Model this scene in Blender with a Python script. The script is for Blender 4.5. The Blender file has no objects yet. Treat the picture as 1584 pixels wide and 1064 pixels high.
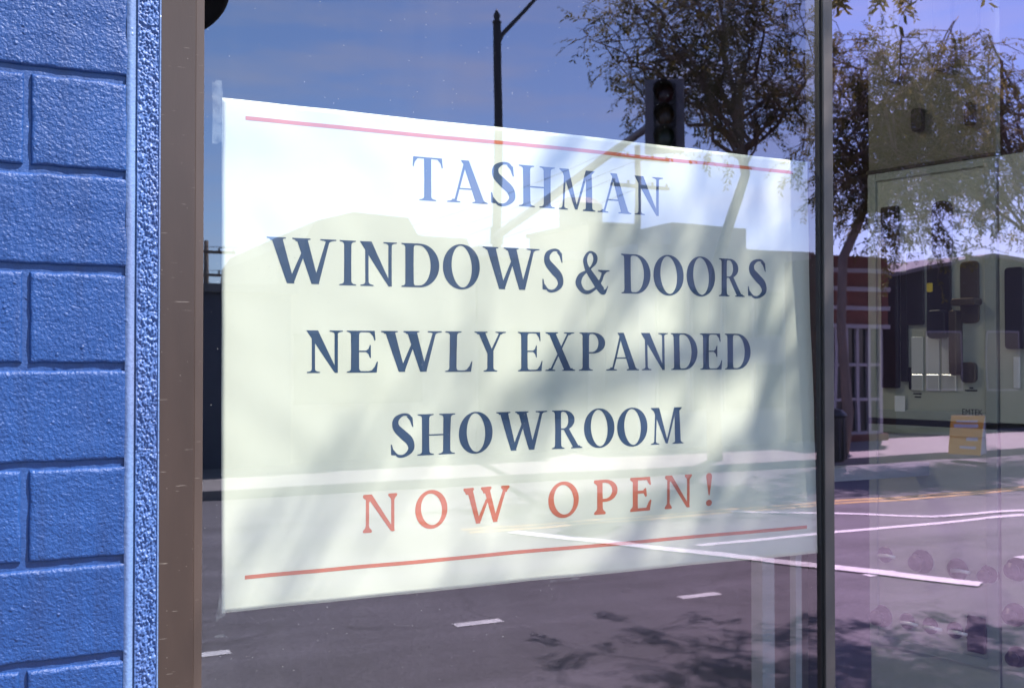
import bpy, math, random
import numpy as np
from mathutils import Vector, Matrix
from mathutils.geometry import delaunay_2d_cdt
R = math.radians
sc = bpy.context.scene
col = sc.collection

# ------------------------------------------------------------------ camera
CAM = Vector((0.0, -2.45, 2.0)); YAW = R(26.3); PITCH = R(0.9); FPX = 1650.0
cd = bpy.data.cameras.new('camera'); cam = bpy.data.objects.new('camera', cd); col.objects.link(cam)
cam.location = CAM; cam.rotation_euler = (R(90) + PITCH, 0, -YAW)
cd.sensor_width = 36.0; cd.lens = FPX / 1584 * 36; cd.clip_start = 0.05; cd.clip_end = 3000
cd.dof.use_dof = True; cd.dof.focus_distance = 2.62; cd.dof.aperture_fstop = 8.0
sc.camera = cam
# ------------------------------------------------------------------ sky + sun
SUN_A = R(47); SUN_E = R(55)            # azimuth to the right of the street normal, elevation
sun_dir = Vector((math.sin(SUN_A) * math.cos(SUN_E), -math.cos(SUN_A) * math.cos(SUN_E), math.sin(SUN_E)))
w = bpy.data.worlds.new('World'); sc.world = w; w.use_nodes = True
nt = w.node_tree; nt.nodes.clear()
sky = nt.nodes.new('ShaderNodeTexSky'); sky.sky_type = 'NISHITA'; sky.sun_disc = False
sky.sun_elevation = SUN_E; sky.sun_rotation = math.atan2(sun_dir.x, sun_dir.y)
sky.air_density = 1.0; sky.dust_density = 0.25; sky.ozone_density = 5.0
bg = nt.nodes.new('ShaderNodeBackground'); bg.inputs['Strength'].default_value = 0.105
wo = nt.nodes.new('ShaderNodeOutputWorld')
tc = nt.nodes.new('ShaderNodeTexCoord'); mp = nt.nodes.new('ShaderNodeMapping')
mp.inputs['Rotation'].default_value = (0.25, 0.2, 0.6); mp.inputs['Scale'].default_value = (2.2, 1.2, 11.0)
nz = nt.nodes.new('ShaderNodeTexNoise'); nz.inputs['Scale'].default_value = 3.2; nz.inputs['Detail'].default_value = 7
nz.inputs['Roughness'].default_value = 0.55
rp = nt.nodes.new('ShaderNodeMapRange'); rp.inputs['From Min'].default_value = 0.44; rp.inputs['From Max'].default_value = 0.85
rp.inputs['To Min'].default_value = 0.0; rp.inputs['To Max'].default_value = 0.55
mx = nt.nodes.new('ShaderNodeMixRGB'); mx.inputs['Color2'].default_value = (5.2, 5.3, 5.6, 1)
L = nt.links.new
L(tc.outputs['Generated'], mp.inputs['Vector']); L(mp.outputs['Vector'], nz.inputs['Vector'])
L(nz.outputs['Fac'], rp.inputs['Value']); L(rp.outputs['Result'], mx.inputs['Fac'])
L(sky.outputs['Color'], mx.inputs['Color1']); L(mx.outputs['Color'], bg.inputs['Color'])
L(bg.outputs['Background'], wo.inputs['Surface'])
sd = bpy.data.lights.new('sun', 'SUN'); sd.energy = 5.0; sd.angle = R(0.53); sd.color = (1.0, 0.94, 0.86)
so = bpy.data.objects.new('sun', sd); col.objects.link(so); so.location = (20, -20, 30)
so.rotation_euler = (-sun_dir).to_track_quat('-Z', 'Y').to_euler()
sc.view_settings.view_transform = 'Standard'; sc.view_settings.look = 'None'
sc.view_settings.gamma = 1.0; sc.view_settings.use_curve_mapping = False
sc.view_settings.exposure = 1.65
sc.cycles.max_bounces = 8; sc.cycles.transparent_max_bounces = 16; sc.cycles.use_denoising = True
sc.cycles.sample_clamp_indirect = 8.0

# ------------------------------------------------------------------ pixel helpers
fh = Vector((math.sin(YAW), math.cos(YAW), 0)); RT = Vector((math.cos(YAW), -math.sin(YAW), 0))
FW = fh * math.cos(PITCH) + Vector((0, 0, math.sin(PITCH))); UP = -fh * math.sin(PITCH) + Vector((0, 0, math.cos(PITCH)))
def ray(px, py): return FW + RT * ((px - 792) / FPX) + UP * ((532 - py) / FPX)
def on_y(px, py, y):
    d = ray(px, py); return CAM + d * ((y - CAM.y) / d.y)
def fx(px, y, py=558): return on_y(px, py, y).x
def street(px, py, d):            # a point of the street seen mirrored in the glass, d metres out from the glass
    p = on_y(px, py, d); return Vector((p.x, -d, p.z))
def street_ground(px, py, z=0.0):
    d = ray(px, py); p = CAM + d * ((z - CAM.z) / d.z); return Vector((p.x, -p.y, z))

# ------------------------------------------------------------------ materials
def new_mat(name):
    m = bpy.data.materials.new(name); m.use_nodes = True
    n = m.node_tree.nodes; return m, n, m.node_tree.links.new, n['Principled BSDF']
def pbr(name, color, rough=0.6, metal=0.0, var=0.12, scale=8.0, bump=0.0, bscale=60.0, bdist=0.002, spec=0.5, detail=6, stretch=(1, 1, 1)):
    m, n, l, b = new_mat(name)
    b.inputs['Roughness'].default_value = rough; b.inputs['Metallic'].default_value = metal
    b.inputs['Specular IOR Level'].default_value = spec
    t = n.new('ShaderNodeTexCoord'); mpn = n.new('ShaderNodeMapping'); mpn.inputs['Scale'].default_value = stretch
    l(t.outputs['Object'], mpn.inputs['Vector'])
    z = n.new('ShaderNodeTexNoise'); z.inputs['Scale'].default_value = scale; z.inputs['Detail'].default_value = detail
    z.inputs['Roughness'].default_value = 0.65
    l(mpn.outputs['Vector'], z.inputs['Vector'])
    r = n.new('ShaderNodeMapRange'); r.inputs['From Min'].default_value = 0.25; r.inputs['From Max'].default_value = 0.75
    r.inputs['To Min'].default_value = 1 - var; r.inputs['To Max'].default_value = 1 + var
    l(z.outputs['Fac'], r.inputs['Value'])
    mu = n.new('ShaderNodeVectorMath'); mu.operation = 'SCALE'; mu.inputs[0].default_value = color[:3]
    l(r.outputs['Result'], mu.inputs['Scale']); l(mu.outputs['Vector'], b.inputs['Base Color'])
    if bump > 0:
        z2 = n.new('ShaderNodeTexNoise'); z2.inputs['Scale'].default_value = bscale; z2.inputs['Detail'].default_value = 5
        l(mpn.outputs['Vector'], z2.inputs['Vector'])
        bp = n.new('ShaderNodeBump'); bp.inputs['Strength'].default_value = bump; bp.inputs['Distance'].default_value = bdist
        l(z2.outputs['Fac'], bp.inputs['Height']); l(bp.outputs['Normal'], b.inputs['Normal'])
    return m

def block_paint(name, color, rough, fine, coarse, spec=0.3):
    m, n, l, b = new_mat(name)
    b.inputs['Roughness'].default_value = rough; b.inputs['Specular IOR Level'].default_value = spec
    t = n.new('ShaderNodeTexCoord'); geo = n.new('ShaderNodeNewGeometry')
    pos = geo.outputs['Position']
    z = n.new('ShaderNodeTexNoise'); z.inputs['Scale'].default_value = 5; z.inputs['Detail'].default_value = 8; l(pos, z.inputs['Vector'])
    cr = n.new('ShaderNodeValToRGB'); cr.color_ramp.elements[0].position = 0.3; cr.color_ramp.elements[1].position = 0.75
    c = color
    cr.color_ramp.elements[0].color = (c[0] * 0.86, c[1] * 0.88, c[2] * 0.9, 1); cr.color_ramp.elements[1].color = (c[0] * 1.16, c[1] * 1.12, c[2] * 1.08, 1)
    l(z.outputs['Fac'], cr.inputs['Fac'])
    # small scuffs and chalky marks of its own shape
    v = n.new('ShaderNodeTexNoise'); v.inputs['Scale'].default_value = 46; v.inputs['Detail'].default_value = 4; l(pos, v.inputs['Vector'])
    vr = n.new('ShaderNodeMapRange'); vr.inputs['From Min'].default_value = 0.70; vr.inputs['From Max'].default_value = 0.78; vr.inputs['To Max'].default_value = 0.25
    l(v.outputs['Fac'], vr.inputs['Value'])
    mi = n.new('ShaderNodeMixRGB'); mi.inputs['Color2'].default_value = (c[0] * 2.2, c[1] * 1.7, c[2] * 1.3, 1)
    l(vr.outputs['Result'], mi.inputs['Fac']); l(cr.outputs['Color'], mi.inputs['Color1'])
    # rain streaks and grime
    ms = n.new('ShaderNodeMapping'); ms.inputs['Scale'].default_value = (22, 22, 1.6); l(pos, ms.inputs['Vector'])
    zs_ = n.new('ShaderNodeTexNoise'); zs_.inputs['Scale'].default_value = 1.4; zs_.inputs['Detail'].default_value = 6; l(ms.outputs['Vector'], zs_.inputs['Vector'])
    qs = n.new('ShaderNodeMapRange'); qs.inputs['From Min'].default_value = 0.45; qs.inputs['From Max'].default_value = 0.75; qs.inputs['To Max'].default_value = 0.45; l(zs_.outputs['Fac'], qs.inputs['Value'])
    mg = n.new('ShaderNodeMixRGB'); mg.inputs['Color2'].default_value = (c[0] * 1.2, c[1] * 0.62, c[2] * 0.55, 1); l(qs.outputs['Result'], mg.inputs['Fac']); l(mi.outputs['Color'], mg.inputs['Color1']); l(mg.outputs['Color'], b.inputs['Base Color'])
    z1 = n.new('ShaderNodeTexNoise'); z1.inputs['Scale'].default_value = 210; z1.inputs['Detail'].default_value = 3; l(pos, z1.inputs['Vector'])
    z2 = n.new('ShaderNodeTexNoise'); z2.inputs['Scale'].default_value = 120; z2.inputs['Detail'].default_value = 6; z2.inputs['Roughness'].default_value = 0.5; l(pos, z2.inputs['Vector'])
    vo = n.new('ShaderNodeTexVoronoi'); vo.inputs['Scale'].default_value = 38; l(pos, vo.inputs['Vector'])
    pit = n.new('ShaderNodeMapRange'); pit.inputs['From Min'].default_value = 0.0; pit.inputs['From Max'].default_value = 0.2; l(vo.outputs['Distance'], pit.inputs['Value'])
    gate = n.new('ShaderNodeTexNoise'); gate.inputs['Scale'].default_value = 17; l(pos, gate.inputs['Vector'])
    gt = n.new('ShaderNodeMath'); gt.operation = 'GREATER_THAN'; gt.inputs[1].default_value = 0.57; l(gate.outputs['Fac'], gt.inputs[0])
    inv = n.new('ShaderNodeMath'); inv.operation = 'SUBTRACT'; inv.inputs[0].default_value = 1.0; l(pit.outputs['Result'], inv.inputs[1])
    pm = n.new('ShaderNodeMath'); pm.operation = 'MULTIPLY'; l(inv.outputs[0], pm.inputs[0]); l(gt.outputs[0], pm.inputs[1])
    b1 = n.new('ShaderNodeBump'); b1.inputs['Strength'].default_value = 1.0; b1.inputs['Distance'].default_value = fine; l(z1.outputs['Fac'], b1.inputs['Height'])
    b2 = n.new('ShaderNodeBump'); b2.inputs['Strength'].default_value = 1.0; b2.inputs['Distance'].default_value = coarse; l(z2.outputs['Fac'], b2.inputs['Height']); l(b1.outputs['Normal'], b2.inputs['Normal'])
    b3 = n.new('ShaderNodeBump'); b3.inputs['Strength'].default_value = 0.6; b3.inputs['Distance'].default_value = 0.0045; l(pm.outputs[0], b3.inputs['Height']); l(b2.outputs['Normal'], b3.inputs['Normal'])
    l(b3.outputs['Normal'], b.inputs['Normal'])
    return m

def glass_mat(name, fac, tint_l, tint_r, x0, x1, wob=0.0004):
    m, n, l, b = new_mat(name); n.remove(b)
    out = n['Material Output']
    geo = n.new('ShaderNodeNewGeometry'); sx = n.new('ShaderNodeSeparateXYZ'); l(geo.outputs['Position'], sx.inputs['Vector'])
    mr = n.new('ShaderNodeMapRange'); mr.inputs['From Min'].default_value = x0; mr.inputs['From Max'].default_value = x1; l(sx.outputs['X'], mr.inputs['Value'])
    mi = n.new('ShaderNodeMixRGB'); mi.inputs['Color1'].default_value = (*tint_l, 1); mi.inputs['Color2'].default_value = (*tint_r, 1); l(mr.outputs['Result'], mi.inputs['Fac'])
    g = n.new('ShaderNodeBsdfGlossy'); g.inputs['Roughness'].default_value = 0.0; l(mi.outputs['Color'], g.inputs['Color'])
    z = n.new('ShaderNodeTexNoise'); z.inputs['Scale'].default_value = 2.3; z.inputs['Detail'].default_value = 1; l(geo.outputs['Position'], z.inputs['Vector'])
    bp = n.new('ShaderNodeBump'); bp.inputs['Strength'].default_value = 1.0; bp.inputs['Distance'].default_value = wob; l(z.outputs['Fac'], bp.inputs['Height']); l(bp.outputs['Normal'], g.inputs['Normal'])
    tr = n.new('ShaderNodeBsdfTransparent'); tr.inputs['Color'].default_value = (0.95, 0.97, 0.95, 1)
    mix = n.new('ShaderNodeMixShader'); mix.inputs['Fac'].default_value = fac
    l(tr.outputs[0], mix.inputs[1]); l(g.outputs[0], mix.inputs[2])
    # dust specks and faint streaks lying on the pane
    vo = n.new('ShaderNodeTexVoronoi'); vo.inputs['Scale'].default_value = 85; l(geo.outputs['Position'], vo.inputs['Vector'])
    th = n.new('ShaderNodeMapRange'); th.inputs['From Min'].default_value = 0.055; th.inputs['From Max'].default_value = 0.085; th.inputs['To Min'].default_value = 1; th.inputs['To Max'].default_value = 0; l(vo.outputs['Distance'], th.inputs['Value'])
    sp = n.new('ShaderNodeSeparateColor'); l(vo.outputs['Color'], sp.inputs['Color'])
    gt = n.new('ShaderNodeMath'); gt.operation = 'GREATER_THAN'; gt.inputs[1].default_value = 0.72; l(sp.outputs['Red'], gt.inputs[0])
    m1 = n.new('ShaderNodeMath'); m1.operation = 'MULTIPLY'; l(th.outputs['Result'], m1.inputs[0]); l(gt.outputs[0], m1.inputs[1])
    st = n.new('ShaderNodeTexNoise'); st.inputs['Scale'].default_value = 1.0; st.inputs['Detail'].default_value = 5
    mpn = n.new('ShaderNodeMapping'); mpn.inputs['Scale'].default_value = (14, 1, 0.9); l(geo.outputs['Position'], mpn.inputs['Vector']); l(mpn.outputs['Vector'], st.inputs['Vector'])
    sr = n.new('ShaderNodeMapRange'); sr.inputs['From Min'].default_value = 0.5; sr.inputs['From Max'].default_value = 0.8; sr.inputs['To Max'].default_value = 0.012; l(st.outputs['Fac'], sr.inputs['Value'])
    m2 = n.new('ShaderNodeMath'); m2.operation = 'MULTIPLY'; m2.inputs[1].default_value = 0.5; l(m1.outputs[0], m2.inputs[0])
    ad = n.new('ShaderNodeMath'); ad.operation = 'ADD'; ad.use_clamp = True; l(m2.outputs[0], ad.inputs[0]); l(sr.outputs['Result'], ad.inputs[1])
    df = n.new('ShaderNodeBsdfDiffuse'); df.inputs['Color'].default_value = (0.6, 0.6, 0.6, 1)
    mix2 = n.new('ShaderNodeMixShader'); l(ad.outputs[0], mix2.inputs['Fac']); l(mix.outputs[0], mix2.inputs[1]); l(df.outputs[0], mix2.inputs[2])
    l(mix2.outputs[0], out.inputs['Surface'])
    return m
def clear_mat(name, color=(0.97, 0.98, 0.97)):
    m, n, l, b = new_mat(name); n.remove(b)
    tr = n.new('ShaderNodeBsdfTransparent'); tr.inputs['Color'].default_value = (*color, 1)
    l(tr.outputs[0], n['Material Output'].inputs['Surface']); return m
def leaf_mat(name, c1, c2):
    m, n, l, b = new_mat(name); n.remove(b)
    geo = n.new('ShaderNodeNewGeometry')
    z = n.new('ShaderNodeTexNoise'); z.inputs['Scale'].default_value = 1.7; z.inputs['Detail'].default_value = 5; l(geo.outputs['Position'], z.inputs['Vector'])
    cr = n.new('ShaderNodeValToRGB'); cr.color_ramp.elements[0].position = 0.35; cr.color_ramp.elements[1].position = 0.65
    cr.color_ramp.elements[0].color = (*c1, 1); cr.color_ramp.elements[1].color = (*c2, 1); l(z.outputs['Fac'], cr.inputs['Fac'])
    d = n.new('ShaderNodeBsdfDiffuse'); t = n.new('ShaderNodeBsdfTranslucent'); l(cr.outputs['Color'], d.inputs['Color']); l(cr.outputs['Color'], t.inputs['Color'])
    mi = n.new('ShaderNodeMixShader'); mi.inputs['Fac'].default_value = 0.55; l(d.outputs[0], mi.inputs[1]); l(t.outputs[0], mi.inputs[2])
    l(mi.outputs[0], n['Material Output'].inputs['Surface']); return m
def fabric_mat():
    m, n, l, b = new_mat('banner_vinyl'); n.remove(b)
    geo = n.new('ShaderNodeNewGeometry')
    z = n.new('ShaderNodeTexNoise'); z.inputs['Scale'].default_value = 3; z.inputs['Detail'].default_value = 6; l(geo.outputs['Position'], z.inputs['Vector'])
    cr = n.new('ShaderNodeValToRGB'); cr.color_ramp.elements[0].color = (0.62, 0.625, 0.545, 1); cr.color_ramp.elements[1].color = (0.66, 0.665, 0.59, 1); l(z.outputs['Fac'], cr.inputs['Fac'])
    mp2 = n.new('ShaderNodeMapping'); mp2.inputs['Scale'].default_value = (40, 1, 260); l(geo.outputs['Position'], mp2.inputs['Vector'])
    z2 = n.new('ShaderNodeTexNoise'); z2.inputs['Scale'].default_value = 2; z2.inputs['Detail'].default_value = 3; l(mp2.outputs['Vector'], z2.inputs['Vector'])
    bp = n.new('ShaderNodeBump'); bp.inputs['Strength'].default_value = 0.5; bp.inputs['Distance'].default_value = 0.0003; l(z2.outputs['Fac'], bp.inputs['Height'])
    d = n.new('ShaderNodeBsdfDiffuse'); t = n.new('ShaderNodeBsdfTranslucent')
    l(cr.outputs['Color'], d.inputs['Color']); l(bp.outputs['Normal'], d.inputs['Normal']); l(cr.outputs['Color'], t.inputs['Color'])
    mi = n.new('ShaderNodeMixShader'); mi.inputs['Fac'].default_value = 0.12; l(d.outputs[0], mi.inputs[1]); l(t.outputs[0], mi.inputs[2])
    l(mi.outputs[0], n['Material Output'].inputs['Surface']); return m

BLUE = (0.0105, 0.045, 0.172)
M = {}
M['block'] = block_paint('blue_block_paint', BLUE, 0.46, 0.0015, 0.0034, 0.33)
M['mortar'] = block_paint('blue_mortar_paint', BLUE, 0.45, 0.0006, 0.0018, 0.55)
M['caulk'] = block_paint('blue_caulk_paint', (0.10, 0.165, 0.33), 0.4, 0.0004, 0.0018)
M['stucco'] = block_paint('blue_coarse_stucco_paint', (0.045, 0.095, 0.26), 0.46, 0.0007, 0.0014, 0.35)
def bronze(name, c):
    m = pbr(name, c, 0.36, 0.0, 0.28, 4, 0.3, 420, 0.0004, stretch=(1, 1, 0.2)); n = m.node_tree.nodes; l = m.node_tree.links.new; b = n['Principled BSDF']
    src = b.inputs['Base Color'].links[0].from_socket; geo = n.new('ShaderNodeNewGeometry')
    mpn = n.new('ShaderNodeMapping'); mpn.inputs['Rotation'].default_value = (0, 0.5, 0); mpn.inputs['Scale'].default_value = (9, 9, 150); l(geo.outputs['Position'], mpn.inputs['Vector'])
    z = n.new('ShaderNodeTexNoise'); z.inputs['Scale'].default_value = 2.0; z.inputs['Detail'].default_value = 2; l(mpn.outputs['Vector'], z.inputs['Vector'])
    q = n.new('ShaderNodeMapRange'); q.inputs['From Min'].default_value = 0.735; q.inputs['From Max'].default_value = 0.77; q.inputs['To Max'].default_value = 0.5; l(z.outputs['Fac'], q.inputs['Value'])
    vo = n.new('ShaderNodeTexVoronoi'); vo.inputs['Scale'].default_value = 75; l(geo.outputs['Position'], vo.inputs['Vector'])
    t = n.new('ShaderNodeMapRange'); t.inputs['From Min'].default_value = 0.05; t.inputs['From Max'].default_value = 0.09; t.inputs['To Min'].default_value = 0.45; t.inputs['To Max'].default_value = 0; l(vo.outputs['Distance'], t.inputs['Value'])
    sp = n.new('ShaderNodeSeparateColor'); l(vo.outputs['Color'], sp.inputs['Color']); g = n.new('ShaderNodeMath'); g.operation = 'GREATER_THAN'; g.inputs[1].default_value = 0.8; l(sp.outputs['Red'], g.inputs[0])
    k = n.new('ShaderNodeMath'); k.operation = 'MULTIPLY'; l(t.outputs['Result'], k.inputs[0]); l(g.outputs[0], k.inputs[1])
    a = n.new('ShaderNodeMath'); a.operation = 'ADD'; a.use_clamp = True; l(q.outputs['Result'], a.inputs[0]); l(k.outputs[0], a.inputs[1])
    mi = n.new('ShaderNodeMixRGB'); mi.inputs['Color2'].default_value = (0.34, 0.30, 0.27, 1); l(a.outputs[0], mi.inputs['Fac']); l(src, mi.inputs['Color1']); l(mi.outputs['Color'], b.inputs['Base Color'])
    return m
M['bronze'] = bronze('bronze_frame_paint', (0.040, 0.026, 0.0215))
M['bronze_bead'] = bronze('bronze_bead_paint', (0.058, 0.040, 0.034))
M['mullion'] = pbr('mullion_bronze', (0.085, 0.072, 0.072), 0.33, 0.0, 0.1, 6, 0.15, 400, 0.0003, stretch=(1, 1, 0.2))
M['gasket'] = pbr('black_rubber', (0.012, 0.012, 0.013), 0.5)
M['banner'] = fabric_mat()
M['navy'] = pbr('navy_print', (0.019, 0.050, 0.115), 0.6, 0, 0.1, 30)
M['orange'] = pbr('orange_print', (0.46, 0.115, 0.052), 0.6, 0, 0.07, 30)
M['tape'] = None
M['asphalt'] = pbr('asphalt', (0.115, 0.11, 0.115), 0.85, 0, 0.32, 1.1, 0.5, 45, 0.01, detail=12)
def asphalt():
    m = pbr('asphalt', (0.112, 0.103, 0.114), 0.85, 0, 0.30, 1.1, 0.6, 45, 0.01, detail=12); n = m.node_tree.nodes; l = m.node_tree.links.new; b = n['Principled BSDF']
    src = b.inputs['Base Color'].links[0].from_socket; geo = n.new('ShaderNodeNewGeometry')
    mpn = n.new('ShaderNodeMapping'); mpn.inputs['Scale'].default_value = (0.05, 1.5, 1); l(geo.outputs['Position'], mpn.inputs['Vector'])
    z = n.new('ShaderNodeTexNoise'); z.inputs['Scale'].default_value = 1.3; z.inputs['Detail'].default_value = 5; l(mpn.outputs['Vector'], z.inputs['Vector'])
    q = n.new('ShaderNodeMapRange'); q.inputs['From Min'].default_value = 0.3; q.inputs['From Max'].default_value = 0.7; q.inputs['To Min'].default_value = 0.72; q.inputs['To Max'].default_value = 1.22; l(z.outputs['Fac'], q.inputs['Value'])
    wz = n.new('ShaderNodeTexNoise'); wz.inputs['Scale'].default_value = 0.7; wz.inputs['Detail'].default_value = 6; l(geo.outputs['Position'], wz.inputs['Vector'])
    ad = n.new('ShaderNodeVectorMath'); ad.operation = 'MULTIPLY_ADD'; ad.inputs[1].default_value = (1.6, 1.6, 0); l(wz.outputs['Color'], ad.inputs[0]); l(geo.outputs['Position'], ad.inputs[2])
    vo = n.new('ShaderNodeTexVoronoi'); vo.feature = 'DISTANCE_TO_EDGE'; vo.inputs['Scale'].default_value = 0.33; l(ad.outputs['Vector'], vo.inputs['Vector'])
    c = n.new('ShaderNodeMapRange'); c.inputs['From Min'].default_value = 0.004; c.inputs['From Max'].default_value = 0.010; c.inputs['To Min'].default_value = 0.78; c.inputs['To Max'].default_value = 1; l(vo.outputs['Distance'], c.inputs['Value'])
    k = n.new('ShaderNodeMath'); k.operation = 'MULTIPLY'; l(q.outputs['Result'], k.inputs[0]); l(c.outputs['Result'], k.inputs[1])
    g = n.new('ShaderNodeTexNoise'); g.inputs['Scale'].default_value = 28; g.inputs['Detail'].default_value = 3; l(geo.outputs['Position'], g.inputs['Vector'])
    gq = n.new('ShaderNodeMapRange'); gq.inputs['From Min'].default_value = 0.3; gq.inputs['From Max'].default_value = 0.7; gq.inputs['To Min'].default_value = 0.7; gq.inputs['To Max'].default_value = 1.3; l(g.outputs['Fac'], gq.inputs['Value'])
    k2 = n.new('ShaderNodeMath'); k2.operation = 'MULTIPLY'; l(k.outputs[0], k2.inputs[0]); l(gq.outputs['Result'], k2.inputs[1])
    sc_ = n.new('ShaderNodeVectorMath'); sc_.operation = 'SCALE'; l(src, sc_.inputs[0]); l(k2.outputs[0], sc_.inputs['Scale']); l(sc_.outputs['Vector'], b.inputs['Base Color'])
    return m
M['asphalt'] = asphalt()
M['concrete'] = pbr('concrete', (0.22, 0.20, 0.19), 0.85, 0, 0.15, 1.4, 0.3, 40, 0.004)
M['white_line'] = pbr('road_white_paint', (0.62, 0.6, 0.58), 0.7, 0, 0.22, 5)
M['yellow_line'] = pbr('road_yellow_paint', (0.55, 0.33, 0.06), 0.7, 0, 0.2, 5)
M['bark'] = pbr('bark', (0.20, 0.155, 0.12), 0.9, 0, 0.35, 5, 0.8, 14, 0.03, stretch=(1, 1, 0.3))
M['leaf_dark'] = leaf_mat('leaf_dark', (0.065, 0.068, 0.02), (0.20, 0.175, 0.06))
M['leaf_light'] = leaf_mat('leaf_light', (0.085, 0.092, 0.028), (0.25, 0.22, 0.075))
M['black_metal'] = pbr('black_metal', (0.018, 0.018, 0.02), 0.35, 0.0, 0.1)
M['grey_metal'] = pbr('grey_galvanised', (0.20, 0.20, 0.21), 0.5, 0.3, 0.12)
M['dark_pole'] = pbr('dark_pole_paint', (0.03, 0.03, 0.035), 0.5, 0.0, 0.12)
M['slate'] = pbr('slate_render', (0.075, 0.085, 0.12), 0.8, 0, 0.15, 1.2, 0.3, 30, 0.01)
M['shaded_wall'] = pbr('shaded_render', (0.028, 0.028, 0.03), 0.8, 0, 0.2, 1.2)  # deep shade of the gabled front put into the colour
M['tan'] = pbr('tan_stucco', (0.28, 0.255, 0.21), 0.85, 0, 0.1, 1.0, 0.3, 30, 0.01)
M['cream'] = pbr('cream_stucco', (0.3, 0.28, 0.23), 0.85, 0, 0.08, 1.0, 0.3, 30, 0.01)
M['white_wall'] = pbr('white_stucco', (0.36, 0.36, 0.38), 0.85, 0, 0.08, 1.0)
M['redbrown'] = pbr('red_brown_cladding', (0.16, 0.05, 0.035), 0.7, 0, 0.2, 2.5)
M['white_trim'] = pbr('white_trim', (0.7, 0.69, 0.68), 0.6, 0, 0.05)
M['grey_trim'] = pbr('grey_window_trim', (0.2, 0.2, 0.2), 0.6, 0, 0.1)
M['shop_trim'] = pbr('aged_white_trim', (0.36, 0.35, 0.36), 0.6, 0, 0.12)
M['dark_glass'] = pbr('dark_window_glass', (0.02, 0.025, 0.03), 0.08, 0, 0.1)
M['roof_grey'] = pbr('roof_felt', (0.16, 0.16, 0.16), 0.9, 0, 0.15)
M['orange_sign'] = pbr('orange_board', (0.92, 0.45, 0.045), 0.5, 0, 0.08)
M['grey_board'] = pbr('grey_board', (0.45, 0.46, 0.46), 0.6, 0, 0.08)
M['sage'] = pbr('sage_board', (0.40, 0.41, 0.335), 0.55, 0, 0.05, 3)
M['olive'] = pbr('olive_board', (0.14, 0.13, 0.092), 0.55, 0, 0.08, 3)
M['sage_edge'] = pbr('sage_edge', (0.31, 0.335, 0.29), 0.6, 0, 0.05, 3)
M['black_hw'] = pbr('black_hardware', (0.010, 0.010, 0.011), 0.28, 0.0, 0.05)
M['bronze_hw'] = pbr('oil_bronze_hardware', (0.10, 0.075, 0.05), 0.35, 0.6, 0.1)
M['silver_hw'] = pbr('satin_nickel', (0.72, 0.72, 0.70), 0.35, 0.25, 0.03)
M['chrome'] = pbr('polished_chrome', (0.85, 0.84, 0.8), 0.12, 0.45, 0.0)
M['brown_hw'] = pbr('brown_knob', (0.07, 0.03, 0.035), 0.3, 0.2, 0.1)
M['room_wall'] = pbr('showroom_paint', (0.20, 0.20, 0.19), 0.8, 0, 0.05)
M['room_shaded'] = pbr('showroom_shaded_paint', (0.05, 0.05, 0.05), 0.8, 0, 0.05)  # room dimness put into the colour of walls and ceiling
M['room_floor'] = pbr('showroom_floor', (0.13, 0.12, 0.11), 0.4, 0, 0.12)
M['vinyl'] = pbr('white_vinyl_frame', (0.75, 0.76, 0.77), 0.4, 0, 0.03)
M['vinyl_grey'] = pbr('grey_vinyl_frame', (0.3, 0.31, 0.33), 0.5, 0, 0.05)
M['yellow'] = pbr('yellow_tag', (0.7, 0.5, 0.03), 0.5)
M['red_lens'] = pbr('red_lens', (0.05, 0.006, 0.006), 0.2)
M['amber_lens'] = pbr('amber_lens', (0.06, 0.03, 0.004), 0.2)
M['green_lens'] = pbr('green_lens', (0.006, 0.04, 0.02), 0.2)
def tape_mat():
    m, n, l, b = new_mat('clear_tape'); n.remove(b)
    tr = n.new('ShaderNodeBsdfTransparent'); d = n.new('ShaderNodeBsdfDiffuse'); d.inputs['Color'].default_value = (0.7, 0.75, 0.8, 1)
    geo = n.new('ShaderNodeNewGeometry'); z = n.new('ShaderNodeTexNoise'); z.inputs['Scale'].default_value = 30; l(geo.outputs['Position'], z.inputs['Vector'])
    r = n.new('ShaderNodeMapRange'); r.inputs['From Min'].default_value = 0.4; r.inputs['From Max'].default_value = 0.6; r.inputs['To Min'].default_value = 0.015; r.inputs['To Max'].default_value = 0.16; l(z.outputs['Fac'], r.inputs['Value'])
    mi = n.new('ShaderNodeMixShader'); l(r.outputs['Result'], mi.inputs['Fac']); l(tr.outputs[0], mi.inputs[1]); l(d.outputs[0], mi.inputs[2])
    l(mi.outputs[0], n['Material Output'].inputs['Surface']); return m
M['tape'] = tape_mat()

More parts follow.
